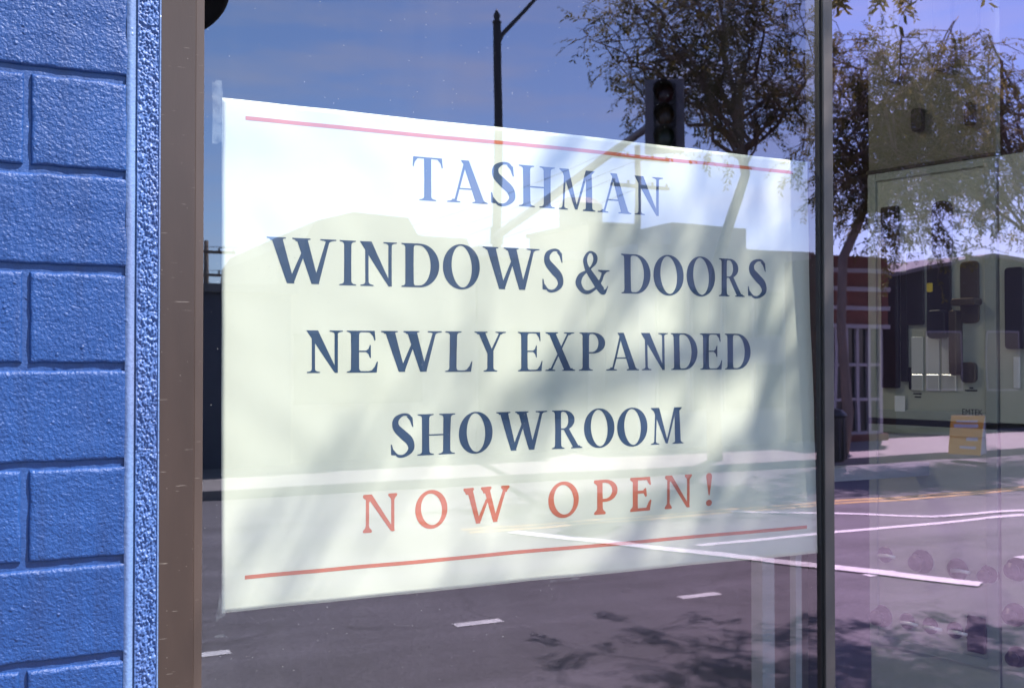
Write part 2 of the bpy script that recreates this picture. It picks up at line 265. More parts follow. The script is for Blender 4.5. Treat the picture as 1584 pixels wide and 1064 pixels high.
# ------------------------------------------------------------------ object helpers
def tag(o, label=None, cat=None, group=None, kind=None):
    if label: o['label'] = label
    if cat: o['category'] = cat
    if group: o['group'] = group
    if kind: o['kind'] = kind
    return o
def empty(name, loc=(0, 0, 0), rz=0, label=None, cat=None, group=None):
    o = bpy.data.objects.new(name, None); col.objects.link(o); o.location = loc; o.rotation_euler = (0, 0, rz); o.empty_display_size = 0.1
    return tag(o, label, cat, group)
class MB:
    def __init__(s): s.v = []; s.f = []
    def add(s, vs, fs):
        k = len(s.v); s.v += [tuple(p) for p in vs]; s.f += [tuple(i + k for i in q) for q in fs]; return s
    def box(s, a, b, mat=None):
        x0, y0, z0 = a; x1, y1, z1 = b
        vs = [(x0, y0, z0), (x1, y0, z0), (x1, y1, z0), (x0, y1, z0), (x0, y0, z1), (x1, y0, z1), (x1, y1, z1), (x0, y1, z1)]
        if mat is not None: vs = [mat @ Vector(p) for p in vs]
        return s.add(vs, [(0, 3, 2, 1), (4, 5, 6, 7), (0, 1, 5, 4), (1, 2, 6, 5), (2, 3, 7, 6), (3, 0, 4, 7)])
    def tube(s, pts, rads, n=8, cap=True):
        pts = [Vector(p) for p in pts]
        if not hasattr(rads, '__len__'): rads = [rads] * len(pts)
        vs = []; fs = []; prev = None
        for i, p in enumerate(pts):
            t = (pts[min(i + 1, len(pts) - 1)] - pts[max(i - 1, 0)]).normalized()
            if prev is None:
                a = t.cross(Vector((0, 0, 1)));
                if a.length < 1e-3: a = t.cross(Vector((0, 1, 0)))
            else: a = prev - t * prev.dot(t)
            a.normalize(); prev = a; b = t.cross(a)
            for k in range(n):
                th = 2 * math.pi * k / n; vs.append(p + (a * math.cos(th) + b * math.sin(th)) * rads[i])
        for i in range(len(pts) - 1):
            for k in range(n):
                k2 = (k + 1) % n; fs.append((i * n + k, i * n + k2, (i + 1) * n + k2, (i + 1) * n + k))
        if cap: fs.append(tuple(range(n - 1, -1, -1))); fs.append(tuple((len(pts) - 1) * n + k for k in range(n)))
        return s.add(vs, fs)
    def lathe(s, prof, n=20, mat=None):
        vs = []; fs = []
        for r, z in prof:
            for k in range(n):
                th = 2 * math.pi * k / n; vs.append(Vector((r * math.cos(th), r * math.sin(th), z)))
        for i in range(len(prof) - 1):
            for k in range(n):
                k2 = (k + 1) % n; fs.append((i * n + k, i * n + k2, (i + 1) * n + k2, (i + 1) * n + k))
        fs.append(tuple(range(n - 1, -1, -1))); fs.append(tuple((len(prof) - 1) * n + k for k in range(n)))
        if mat is not None: vs = [mat @ p for p in vs]
        return s.add(vs, fs)
    def prism(s, poly, h, mat):          # poly in local xy, extruded along local z
        n = len(poly); vs = [mat @ Vector((x, y, 0)) for x, y in poly] + [mat @ Vector((x, y, h)) for x, y in poly]
        fs = [tuple(range(n - 1, -1, -1)), tuple(range(n, 2 * n))] + [(i, (i + 1) % n, n + (i + 1) % n, n + i) for i in range(n)]
        return s.add(vs, fs)
    def mesh(s, name, mat, smooth=False):
        me = bpy.data.meshes.new(name); me.from_pydata(s.v, [], s.f); me.update()
        if mat: me.materials.append(mat)
        if smooth:
            for p in me.polygons: p.use_smooth = True
        return me
    def build(s, name, mat, parent=None, smooth=False, bevel=0.0, **kw):
        o = bpy.data.objects.new(name, s.mesh(name, mat, smooth)); col.objects.link(o)
        if parent is not None:
            o.parent = parent; o.matrix_parent_inverse = Matrix.Identity(4)
            if parent.location.length > 0 or parent.rotation_euler.z != 0:
                pm = Matrix.LocRotScale(parent.location, parent.rotation_euler, None)
                if kw.pop('world', True): o.matrix_parent_inverse = pm.inverted()
        kw.pop('world', None)
        if bevel > 0:
            b = o.modifiers.new('bevel', 'BEVEL'); b.width = bevel; b.segments = 2; b.limit_method = 'ANGLE'
        return tag(o, **kw) if kw else o
def box(name, a, b, mat, parent=None, **kw): return MB().box(a, b).build(name, mat, parent, **kw)
rng = random.Random(7)
from mathutils import noise as mnoise

# ------------------------------------------------------------------ ground
SWF = 0.22                       # sidewalk height at the facade
KERB_N = 1.5; KERB_F = 13.2; FAR_WALK = 16.2
box('ground', (-400, -400, -1.0), (400, 300, -0.012), M['asphalt'], kind='structure')
def sheet(name, x0, x1, y0, y1, z, mat, nx=1, ny=1, parent=None, **kw):
    m = MB(); vs = []; fs = []
    for j in range(ny + 1):
        for i in range(nx + 1): vs.append((x0 + (x1 - x0) * i / nx, y0 + (y1 - y0) * j / ny, z))
    for j in range(ny):
        for i in range(nx):
            a = j * (nx + 1) + i; fs.append((a, a + 1, a + nx + 2, a + nx + 1))
    return m.add(vs, fs).build(name, mat, parent, **kw)
road = sheet('road', -80, 90, -KERB_F, -KERB_N, 0.0, M['asphalt'], kind='structure')
m = MB(); m.add([(-80, -KERB_N, -0.3), (90, -KERB_N, -0.3), (90, 0.2, -0.3), (-80, 0.2, -0.3), (-80, -KERB_N, 0.14), (90, -KERB_N, 0.14), (90, 0.2, SWF), (-80, 0.2, SWF)],
                [(0, 3, 2, 1), (4, 5, 6, 7), (0, 1, 5, 4), (1, 2, 6, 5), (2, 3, 7, 6), (3, 0, 4, 7)])
m.build('pavement', M['concrete'], kind='structure')
box('kerb', (-80, -KERB_N - 0.15, -0.3), (90, -KERB_N - 0.002, 0.143), M['concrete'], bevel=0.02, kind='structure')
xw0 = -6.0
box('pavement', (xw0, -FAR_WALK - 0.5, -0.3), (90, -KERB_F - 0.15, 0.14), M['concrete'], kind='structure')
box('kerb', (xw0 - 0.05, -KERB_F - 0.148, -0.3), (90, -KERB_F, 0.143), M['concrete'], bevel=0.02, kind='structure')
# painted markings
def strip(name, pa, pb, wd, mat, z=0.004):
    a = Vector(pa); b = Vector(pb); d = (b - a).normalized(); n_ = Vector((-d.y, d.x, 0)) * wd / 2
    mb = MB(); n = max(1, int((b - a).length / 1.0))
    vs = []; fs = []
    for i in range(n + 1):
        p = a + (b - a) * i / n
        vs += [(p.x + n_.x, p.y + n_.y, z), (p.x - n_.x, p.y - n_.y, z)]
        if i: k = 2 * i; fs.append((k - 2, k - 1, k + 1, k))
    return mb.add(vs, fs).build(name, mat, road)
dd = street_ground(740, 962).y; dl = street_ground(320, 1008)
p2 = street_ground(700, 965); p3 = street_ground(778, 959); per = street_ground(1068, 930).x - p2.x; ln = p3.x - p2.x
for k in range(-2, 6): strip('dotted_lane_mark', (p2.x + per * k, dd, 0), (p2.x + per * k + ln, dd, 0), 0.11, M['white_line'])
yc = -(8.9)
for k in (0, 0.22): strip('centre_line', (street_ground(700, 815).x, yc - k, 0), (80, yc - k, 0), 0.1, M['yellow_line'])
ca = street_ground(815, 826); cb = street_ground(1500, 903)
dcr = (cb - ca).normalized()
strip('crossing_line', ca - dcr * 0.2, cb + dcr * 0.1, 0.22, M['white_line'], 0.013)
yb = street_ground(1288, 825).y
strip('turn_lane_line', (street_ground(1085, 846).x, yb, 0), (80, yb, 0), 0.13, M['white_line'], 0.006)
a1 = street_ground(1130, 792); a2 = street_ground(1450, 799); a3 = street_ground(1584, 791)
strip('taper_line', a1, a2, 0.14, M['white_line'], 0.008); strip('taper_line', a2, a3 + (a3 - a2) * 1.5, 0.14, M['white_line'], 0.010)

# ------------------------------------------------------------------ block wall
YW = -0.035                      # face of the blocks
XB = fx(197, YW, 300)            # right end of the blocks
wall = empty('block_wall', (-1.5, 0, SWF), 0, 'bright blue painted concrete block wall beside the bronze window frame', 'wall')
CH = 0.2035
z_of = [on_y(100, py, YW).z for py in (113, 267, 417, 576, 727, 880, 1025)]
CH = (z_of[0] - z_of[-1]) / 6
zj0 = z_of[0]
box('mortar_bed', (-4.2, YW + 0.0078, SWF - 0.1), (XB + 0.012, 0.19, 4.6), M['mortar'], wall)
def block_mesh(name, wd, seed):
    g = random.Random(seed); nx = max(4, int(wd / 0.012)); ny = 16; h = CH - 0.0155; wd -= 0.0145
    vs = []; fs = []
    rr = 0.0065
    ox, oy = g.uniform(0, 50), g.uniform(0, 50)
    def coord(n, l):                  # finer towards the edges
        cs = [0, 0.0012, 0.003, 0.0055, 0.009]
        inner = list(np.linspace(0.009, l - 0.009, n))[1:-1]
        return cs + inner + [l - c for c in reversed(cs)]
    X = coord(nx, wd); Z = coord(ny, h)
    for zz in Z:
        for xx in X:
            e = min(xx, wd - xx, zz, h - zz)
            wob = mnoise.noise(Vector((xx * 22 + ox, zz * 22 + oy, 0)))
            d = 0.0
            rloc = rr * (1 + 0.5 * wob)
            if e < rloc: d = rloc - math.sqrt(max(0, rloc * rloc - (rloc - e) ** 2))
            y = d * 1.25 + 0.0016 * wob + 0.0011 * mnoise.noise(Vector((xx * 75 + ox, zz * 75 + oy, 3)))
            y -= 0.0016 * math.exp(-((h - zz - 0.0085) / 0.0035) ** 2) * (0.7 + 0.6 * wob)      # paint build-up along the top edge
            jx = 0.0016 * mnoise.noise(Vector((zz * 30 + ox, 7, oy))) if e < 0.02 else 0
            jz = 0.0016 * mnoise.noise(Vector((xx * 30 + oy, 9, ox))) if e < 0.02 else 0
            vs.append((xx + jx, y, zz + jz))
    NX = len(X); NZ = len(Z)
    for j in range(NZ - 1):
        for i in range(NX - 1): a = j * NX + i; fs.append((a, a + 1, a + NX + 1, a + NX))
    # sides going back into the mortar
    ring = [i for i in range(NX)] + [j * NX + NX - 1 for j in range(1, NZ)] + [(NZ - 1) * NX + i for i in range(NX - 2, -1, -1)] + [j * NX for j in range(NZ - 2, 0, -1)]
    k0 = len(vs)
    for i in ring: x, y, z = vs[i]; vs.append((x, 0.03, z))
    for q in range(len(ring)):
        q2 = (q + 1) % len(ring); fs.append((ring[q2], ring[q], k0 + q, k0 + q2))
    return MB().add(vs, fs).mesh(name, M['block'], True)
BL = CH * 2
full = [block_mesh('block_full', BL, i) for i in range(3)]; half = [block_mesh('block_half', CH - 0.002, 10 + i) for i in range(2)]
pmw = Matrix.LocRotScale(wall.location, None, None)
r0 = -4
for r_ in range(-6, 14):
    zt = zj0 + CH - r_ * CH; zb = zt - CH           # row r_: 1 is the row whose top joint is z_of[0]
    if zb < SWF - 0.12 or zt > 4.62: continue
    x = XB; odd = (r_ % 2) == 1
    first = True
    while x > -4.1:
        is_half = odd and first; first = False
        wd = (CH - 0.002) if is_half else BL
        me = rng.choice(half if is_half else full)
        o = bpy.data.objects.new('block', me); col.objects.link(o); o.parent = wall
        o.matrix_parent_inverse = pmw.inverted()
        o.location = (x - wd + 0.0145, YW + rng.uniform(-0.0006, 0.0006), zb + 0.00775)
        x -= wd
# smooth painted caulk line and the coarse rendered strip next to the frame
XS0 = fx(212, YW, 300); XS1 = fx(246, YW, 300); XJ0 = fx(248, -0.03, 300)
vs = []; fs = []; ncs = 10; nzs = 330
for j in range(nzs + 1):
    zz = SWF + (4.6 - SWF) * j / nzs
    for i in range(ncs + 1):
        u = i / ncs; xx = XB - 0.003 + (XS0 + 0.004 - XB + 0.003) * u
        wv = mnoise.noise(Vector((zz * 9, 3.1, 0))) * 0.0015 + mnoise.noise(Vector((zz * 40, 3.1, 2))) * 0.0008
        y = YW + 0.0035 - 0.006 * math.sin(math.pi * min(1, u * 1.25 + 0.1)) + 0.004 * u ** 3 + wv
        vs.append((xx + wv * 0.8, y, zz))
for j in range(nzs):
    for i in range(ncs): a = j * (ncs + 1) + i; fs.append((a, a + 1, a + ncs + 2, a + ncs + 1))
MB().add(vs, fs).build('caulk_line', M['caulk'], wall, smooth=True)
def stucco():
    dz = 0.0016; z0, z1 = 0.95, 3.15; nz_ = int((z1 - z0) / dz); nx_ = 30
    xs = np.linspace(XS0, XS1, nx_ + 1); zs = z0 + np.arange(nz_ + 1) * dz
    gr = np.random.default_rng(5)
    def smooth(a, k):
        for ax, kk in ((0, k[0]), (1, k[1])):
            ker = np.hanning(kk + 2)[1:-1]; ker /= ker.sum()
            a = np.apply_along_axis(lambda v: np.convolve(v, ker, 'same'), ax, a)
        return a / a.std()
    n1 = smooth(gr.standard_normal((nz_ + 1, nx_ + 1)), (3, 2)); n2 = smooth(gr.standard_normal((nz_ + 1, nx_ + 1)), (8, 4))
    hgt = 0.0010 * n1 + 0.0011 * n2
    edge = np.minimum(np.arange(nx_ + 1), nx_ - np.arange(nx_ + 1)); hgt *= np.clip(edge / 3.0, 0.1, 1)[None, :]
    Y = YW + 0.001 - np.clip(hgt, -0.0035, 0.005)
    vs = [(float(xs[i]), float(Y[j, i]), float(zs[j])) for j in range(nz_ + 1) for i in range(nx_ + 1)]
    W = nx_ + 1
    fs = [(j * W + i, j * W + i + 1, (j + 1) * W + i + 1, (j + 1) * W + i) for j in range(nz_) for i in range(nx_)]
    MB().add(vs, fs).build('coarse_render_strip', M['stucco'], wall, smooth=True)
stucco()
box('render_backing', (XB + 0.002, YW + 0.008, SWF), (XJ0 - 0.0015, 0.185, 4.6), M['stucco'], wall)
box('render_edge', (XS1, YW - 0.001, SWF), (XJ0 - 0.0005, 0.02, 4.6), M['caulk'], wall)
# ------------------------------------------------------------------ rest of the shop shell
XJ1 = fx(301, -0.03, 558); XJ2 = fx(314, -0.026, 558) - 0.0
XM0 = fx(1276, -0.018, 558); XM1 = fx(1290, -0.018, 558)
XR = 5.6; ZH = 3.75; ZS = 0.55
wall2 = empty('facade_wall', (6.0, 0, SWF), 0, 'plain blue painted wall around and above the shop window', 'wall')
box('lintel', (XJ0, YW, ZH + 0.07), (9.3, 0.18, 5.2), M['block'], wall2)
box('pier', (XR + 0.08, YW, SWF - 0.1), (9.3, 0.18, ZH + 0.07), M['block'], wall2)
box('plinth', (XJ0, YW, SWF - 0.1), (XR + 0.08, 0.18, ZS - 0.06), M['block'], wall2)
box('parapet', (-4.2, YW, 4.6), (XJ0, 0.19, 5.2), M['block'], wall2)
box('showroom_floor', (-4.2, 0.18, SWF - 0.2), (9.3, 8.0, SWF + 0.01), M['room_floor'], kind='structure')
box('showroom_ceiling', (-4.2, 0.18, 4.2), (9.3, 8.0, 4.35), M['room_shaded'], kind='structure')
box('showroom_wall', (-4.2, 8.0, SWF - 0.2), (9.3, 8.2, 4.35), M['room_shaded'], kind='structure')
box('showroom_wall', (-4.4, 0.18, SWF - 0.2), (-4.2, 8.2, 4.35), M['room_shaded'], kind='structure')
box('showroom_wall', (9.3, 0.18, SWF - 0.2), (9.5, 8.2, 4.35), M['room_wall'], kind='structure')
box('showroom_wall', (-4.2, 0.19, SWF - 0.2), (XJ0 - 0.01, 0.25, 4.35), M['room_shaded'], kind='structure')

# ------------------------------------------------------------------ shop window: frame, beads, panes
win = empty('shop_window', (2.5, 0, ZS - 0.06), 0, 'bronze framed shop window with two reflective glass panes', 'window')
jamb = MB().box((XJ0, -0.03, ZS - 0.058), (XJ1, 0.07, ZH + 0.068)).build('jamb', M['bronze'], win, bevel=0.0012)
MB().box((XJ1 + 0.0004, -0.026, ZS), (XJ2, 0.06, ZH)).build('glazing_bead', M['bronze_bead'], jamb, bevel=0.001)
box('head_rail', (XJ1 + 0.0004, -0.029, ZH + 0.001), (XR, 0.06, ZH + 0.066), M['bronze'], win)
box('sill_rail', (XJ1 + 0.0004, -0.029, ZS - 0.056), (XR, 0.06, ZS - 0.001), M['bronze'], win)
mul = MB().box((XM0, -0.018, ZS), (XM1, 0.06, ZH)).build('mullion', M['mullion'], win, bevel=0.001)
box('gasket', (XM0 - 0.0035, -0.0165, ZS), (XM0 - 0.0004, 0.055, ZH), M['gasket'], mul)
box('gasket_lip', (XM0 - 0.0085, -0.0085, ZS), (XM0 - 0.0036, -0.0005, ZH), M['gasket'], mul)
box('gasket', (XM1 + 0.0004, -0.006, ZS), (XM1 + 0.004, 0.055, ZH), M['gasket'], mul)
box('jamb', (XR, -0.03, ZS - 0.058), (XR + 0.079, 0.07, ZH + 0.068), M['bronze'], win)
M['glass1'] = glass_mat('coated_glass', 0.21, (0.78, 0.80, 1.0), (0.90, 0.71, 1.0), 0.4, 2.25)
M['glass2'] = glass_mat('coated_glass_violet', 0.37, (0.86, 0.66, 1.0), (0.86, 0.66, 1.0), 2.2, 4.0, 0.0006)
M['clear'] = clear_mat('clear_glass_back')
def pane(x0, x1, gm):
    mb = MB().box((x0, 0.0, ZS - 0.0005), (x1, 0.006, ZH + 0.0005)); me = mb.mesh('glass_pane', None)
    me.materials.append(M['clear']); me.materials.append(gm)
    for p in me.polygons:
        if p.normal.y < -0.9: p.material_index = 1
    o = bpy.data.objects.new('glass_pane', me); col.objects.link(o); o.parent = win
    o.matrix_parent_inverse = Matrix.LocRotScale(win.location, None, None).inverted()
pane(XJ2 - 0.004, XM0 - 0.0036, M['glass1']); pane(XM1 + 0.0005, XR - 0.0005, M['glass2'])

# ------------------------------------------------------------------ banner with its printed letters
YB = 0.030
cTL = on_y(343, 152, YB); cBL = on_y(343, 948, YB); cTR = on_y(1272, 251, YB); cBR = on_y(1272, 852, YB)
bx0 = cTL.x; bx1 = cTR.x; bw = bx1 - bx0
def banner_y(x, z):
    u = (x - bx0) / bw; v = (z - cBL.z) / (cTL.z - cBL.z)
    y = YB
    y += 0.0068 * math.sin(6.2 * u + 2.0 * v + 0.6) * (0.4 + 0.6 * math.sin(math.pi * max(0, min(1, v))))
    y += 0.0050 * math.sin(15.5 * u - 4.5 * v + 1.3 + 1.2 * math.sin(3 * v)) * (0.3 + 0.7 * math.sin(math.pi * max(0, min(1, u))))
    y += 0.0062 * mnoise.noise(Vector((u * 6.5 + v * 2.5, v * 2.3, 4.2)))
    y += 0.0024 * mnoise.noise(Vector((u * 17 + v * 5, v * 8, 9.1)))
    y += 0.010 * math.exp(-((u - 0.03) ** 2 / 0.006 + (v - 0.86) ** 2 / 0.006)) * 0.6      # pucker by the tape
    y -= 0.003 * math.exp(-(u ** 2) / 0.002)                                              # taped edge pulled to the glass
    # towards the lower right the sheet lies closer to the glass
    vc = max(0, min(1, v)); uu = max(0, min(1, (u - 0.62) / 0.38)); uu = uu * uu * (3 - 2 * uu)
    y += 0.016 * uu * vc ** 1.5 - 0.021 * uu * (1 - vc ** 0.8)
    return max(0.0075, y)
ban = empty('window_banner', (bx0 + bw / 2, YB, cBL.z), 0, 'white banner with navy and orange lettering taped inside the window', 'banner')
nu, nv = 180, 110; vs = []; fs = []
for j in range(nv + 1):
    v = j / nv
    for i in range(nu + 1):
        u = i / nu; p = cBL.lerp(cBR, u).lerp(cTL.lerp(cTR, u), v)
        vs.append((p.x, banner_y(p.x, p.z), p.z))
for j in range(nv):
    for i in range(nu): a = j * (nu + 1) + i; fs.append((a, a + 1, a + nu + 2, a + nu + 1))
sheet_o = MB().add(vs, fs).build('banner_sheet', M['banner'], ban, smooth=True)
so_ = sheet_o.modifiers.new('thickness', 'SOLIDIFY'); so_.thickness = 0.0006; so_.offset = -1 if False else 1.0

# --- glyphs, cap height 100; a glyph is a list of (+1/-1, polygon)
def catmull(pts, n=10, closed=False):
    P = [np.array(p, float) for p in pts]; out = []
    N = len(P); rngk = range(N if closed else N - 1)
    for i in rngk:
        p0 = P[i - 1] if (i > 0 or closed) else P[0] * 2 - P[1]
        p1 = P[i]; p2 = P[(i + 1) % N]
        p3 = P[(i + 2) % N] if (i + 2 < N or closed) else P[-1] * 2 - P[-2]
        for k in range(n):
            t = k / n
            out.append(tuple(0.5 * ((2 * p1) + (-p0 + p2) * t + (2 * p0 - 5 * p1 + 4 * p2 - p3) * t * t + (-p0 + 3 * p1 - 3 * p2 + p3) * t ** 3)))
    if not closed: out.append(tuple(P[-1]))
    return out
def stroke(pts, n=10):               # pts: (x, y, width)
    c = catmull(pts, n); Lp = []; Rp = []
    for i, (x, y, wd) in enumerate(c):
        a = c[max(0, i - 1)]; b = c[min(len(c) - 1, i + 1)]
        dx, dy = b[0] - a[0], b[1] - a[1]; l = math.hypot(dx, dy) or 1
        Lp.append((x - dy / l * wd / 2, y + dx / l * wd / 2)); Rp.append((x + dy / l * wd / 2, y - dx / l * wd / 2))
    return Lp + Rp[::-1]
def ell(cx, cy, rx, ry, rot=0, n=44, p=2.0):
    o = []
    for k in range(n):
        t = 2 * math.pi * k / n; c, s = math.cos(t), math.sin(t)
        x = rx * math.copysign(abs(c) ** (2 / p), c); y = ry * math.copysign(abs(s) ** (2 / p), s)
        o.append((cx + x * math.cos(rot) - y * math.sin(rot), cy + x * math.sin(rot) + y * math.cos(rot)))
    return o
def serif(cx, y, w_in, w_out, h, up):       # bracketed serif; w_in stem width, w_out full width; up=+1 foot, -1 head
    a, b = cx - w_in / 2, cx + w_in / 2; A, B = cx - w_out / 2, cx + w_out / 2
    e = 2.6
    pts = [(A, 0), (A + 0.3, e), (A + (a - A) * 0.55, e + 0.9), (A + (a - A) * 0.88, e + h * 0.35), (a, h), (b, h),
           (B - (B - b) * 0.88, e + h * 0.35), (B - (B - b) * 0.55, e + 0.9), (B - 0.3, e), (B, 0)]
    return [(px_, y + up * py_) for px_, py_ in pts]
def stem(x0, x1, y0=0, y1=100, sb=None, st=None, waist=0.8):
    c = (x0 + x1) / 2; wd = x1 - x0; m_ = (y0 + y1) / 2; q = waist
    o = [(1, [(x0, y0), (x0 + q * 0.6, m_), (x0, y1), (x1, y1), (x1 - q * 0.6, m_), (x1, y0)])]
    if sb: o.append((1, serif(c, y0, wd, sb, 9, 1)))
    if st: o.append((1, serif(c, y1, wd, st, 9, -1)))
    return o
def diag(xa, ya, xb, yb, wa, wb=None):
    wb = wb or wa
    return [(1, [(xa - wa / 2, ya), (xa + wa / 2, ya), (xb + wb / 2, yb), (xb - wb / 2, yb)])]
def beak_top(x, y, s): return [(1, [(x, y), (x + s * 1.5, y), (x + s * 3.2, y - 22), (x + s * 0.8, y - 24), (x - s * 2.5, y - 13), (x - s * 9, y - 5), (x - s * 13, y - 3.2), (x - s * 13, y)])]
def beak_bot(x, y, s): return [(1, [(x, y), (x + s * 1.5, y), (x + s * 4.5, y + 26), (x + s * 2, y + 26), (x - s * 3, y + 14), (x - s * 10, y + 5.5), (x - s * 16, y + 3.6), (x - s * 16, y)])]
G = {}
G['I'] = stem(13, 33, sb=45, st=44)
G['T'] = stem(36, 55, sb=44) + [(1, [(8, 96.4), (8, 100), (82, 100), (82, 96.4)])] + beak_top(82, 100, 1) + beak_top(9, 100, -1)
G['H'] = stem(13, 32, sb=42, st=40) + stem(67, 86, sb=42, st=40) + [(1, [(30, 47), (30, 50.5), (70, 50.5), (70, 47)])]
G['L'] = stem(13, 32, sb=40, st=42) + [(1, [(13, 0), (13, 3.6), (68, 3.6), (68, 0)])] + beak_bot(68, 0, 1)
E_ = stem(13, 32, sb=38, st=38) + [(1, [(13, 0), (13, 3.6), (70, 3.6), (70, 0)]), (1, [(13, 96.4), (13, 100), (66, 100), (66, 96.4)]), (1, [(30, 49), (30, 52.5), (56, 52.5), (56, 49)])]
G['E'] = E_ + beak_bot(70, 0, 1) + beak_top(66, 100, 1) + [(1, [(56, 66), (58.5, 66), (58.5, 35), (56, 35), (53, 44), (47, 49), (47, 52), (53, 57)])]
G['N'] = stem(15, 22, sb=28, waist=0) + diag(16, 100, 74, 1.5, 25, 22) + [(1, [(63.5, 0), (70.5, 0), (70.5, 100), (63.5, 100)]), (1, serif(67, 100, 7, 28, 8, -1)), (1, [(4, 100), (6, 97), (14, 88), (20, 88), (20, 100)])]
G['N'] = [(s, [(min(x, 70.5) if y < 90 else x, y) for x, y in p]) for s, p in G['N']]
G['A'] = diag(17, 0, 47, 100, 6, 7) + diag(83, 0, 46, 100, 23, 18) + [(1, serif(14, 0, 7, 34, 8, 1)), (1, serif(82, 0, 22, 40, 7, 1)), (1, [(24, 31), (25, 34.5), (72, 34.5), (74, 31)]), (1, [(34, 100), (36, 96), (42, 90), (56, 88), (55, 100)])]
G['M'] = diag(15, 0, 19, 100, 5.5, 6) + diag(18, 100, 55, 2, 22, 8) + diag(84, 100, 55, 2, 8, 6) + diag(93, 0, 89, 100, 20, 17) + [(1, serif(15, 0, 6, 28, 8, 1)), (1, serif(93, 0, 20, 38, 8, 1)), (1, [(1, 100), (3, 97), (12, 90), (28, 88), (28, 100)]), (1, [(80, 100), (80, 90), (97, 90), (105, 97), (107, 100)])]
G['W'] = diag(20, 100, 52, 1, 25, 17) + diag(52, 1, 80, 70, 13, 8) + diag(76, 100, 107, 1, 25, 17) + diag(108, 1, 135, 100, 13, 8) + [(1, serif(19, 100, 25, 43, 7, -1)), (1, serif(75, 100, 25, 41, 7, -1)), (1, serif(135, 100, 7, 36, 7, -1))]
G['X'] = diag(22, 100, 76, 0, 23) + diag(18, 0, 78, 100, 7) + [(1, serif(22, 100, 23, 42, 7, -1)), (1, serif(78, 0, 23, 42, 7, 1)), (1, serif(17, 0, 7, 34, 7, 1)), (1, serif(79, 100, 7, 34, 7, -1))]
G['Y'] = diag(21, 100, 50, 46, 22, 20) + diag(83, 100, 52, 46, 7, 9) + stem(40.5, 60, 0, 50, sb=43, waist=0) + [(1, serif(20, 100, 22, 42, 7, -1)), (1, serif(83, 100, 7, 34, 7, -1))]
G['O'] = [(1, ell(45, 50, 45, 52.5, 0, 48, 2.05)), (-1, ell(45.5, 50.5, 24.5, 48.5, R(4), 48, 1.95))]
def bowl(x0, xr, y0, y1, t, thin):
    cy = (y0 + y1) / 2; ry = (y1 - y0) / 2; xm = x0 + (xr - x0) * 0.25
    outer = [(x0, y1), (xm, y1)] + [(xm + (xr - xm) * math.cos(a), cy + ry * math.sin(a)) for a in np.linspace(math.pi / 2, -math.pi / 2, 24)[1:-1]] + [(xm, y0), (x0, y0)]
    inner = [(x0 - 4, y1 - thin), (xm - 2, y1 - thin)] + [(xm - 2 + (xr - t - xm + 2) * math.cos(a), cy + (ry - thin) * math.sin(a)) for a in np.linspace(math.pi / 2, -math.pi / 2, 24)[1:-1]] + [(xm - 2, y0 + thin), (x0 - 4, y0 + thin)]
    return outer, inner
o_, i_ = bowl(32, 92, 0, 100, 20, 4); G['D'] = [(1, o_), (-1, i_)] + stem(13, 33, sb=38, st=38)
o_, i_ = bowl(32, 80, 45, 100, 20, 4); G['P'] = [(1, o_), (-1, i_)] + stem(13, 33, sb=42, st=38)
o_, i_ = bowl(32, 76, 49, 100, 20, 4); G['R'] = [(1, o_), (-1, i_)] + stem(13, 33, sb=40, st=38) + diag(48, 52, 82, 0, 18, 19) + [(1, serif(82, 0, 19, 36, 7, 1))]
G['S'] = [(1, stroke([(62, 84, 2.5), (52, 98, 6), (34, 99.5, 7), (17, 88, 15), (17, 70, 19), (36, 52, 22), (54, 36, 21), (58, 17, 16), (42, 2.5, 8), (22, 1.5, 6.5), (8, 16, 3)], 9)),
          (1, [(56, 97), (62.5, 93), (64.5, 70), (61.5, 70), (55, 86), (46, 95)]), (1, [(2, 29), (5.2, 29), (9, 16), (20, 5), (12, 3), (3, 4)])]
G['&'] = [(1, stroke([(33, 66, 13), (38, 56, 16), (56, 34, 19), (76, 10, 20), (86, 2, 14), (94, 8, 5), (99, 17, 2.5)], 9)),
          (1, stroke([(33, 64, 13), (30, 80, 12), (38, 96, 7), (50, 100, 6), (61, 90, 13), (60, 76, 12), (48, 62, 6), (34, 52, 6), (16, 40, 14), (9, 22, 18), (22, 4, 12), (40, 0.5, 9), (62, 12, 7), (78, 32, 9), (86, 52, 7)], 9)),
          (1, [(70, 54), (70, 57), (105, 57), (105, 54), (96, 52), (88, 44), (80, 44), (80, 50)])]
# rounded second alphabet for the last line
def soft(x, y, wi, wo_, up):
    return [(1, [(x - wo_ / 2, y + up * 2), (x - wo_ / 2 + 2, y), (x + wo_ / 2 - 2, y), (x + wo_ / 2, y + up * 2), (x + wo_ / 2, y + up * 5.5), (x + wo_ / 2 - 2, y + up * 8), (x + wi / 2 + 1.5, y + up * 13), (x + wi / 2, y + up * 18), (x - wi / 2, y + up * 18), (x - wi / 2 - 1.5, y + up * 13), (x - wo_ / 2 + 2, y + up * 8), (x - wo_ / 2, y + up * 5.5)])]
G['n'] = stem(9, 18, 6, 94, waist=0) + soft(13.5, 0, 9, 25, 1) + diag(17, 100, 84, 1, 17, 12) + [(1, [(79, 2), (81, 0), (86, 0), (88, 2), (88, 92), (79, 92)])] + soft(83.5, 100, 9, 25, -1) + [(1, [(1, 96), (3, 100), (20, 100), (20, 80), (9, 86), (1, 92)])]
G['o'] = [(1, ell(45, 50, 45, 52, 0, 48, 2.0)), (-1, ell(45.5, 50, 29, 42.5, R(8), 48, 2.0))]
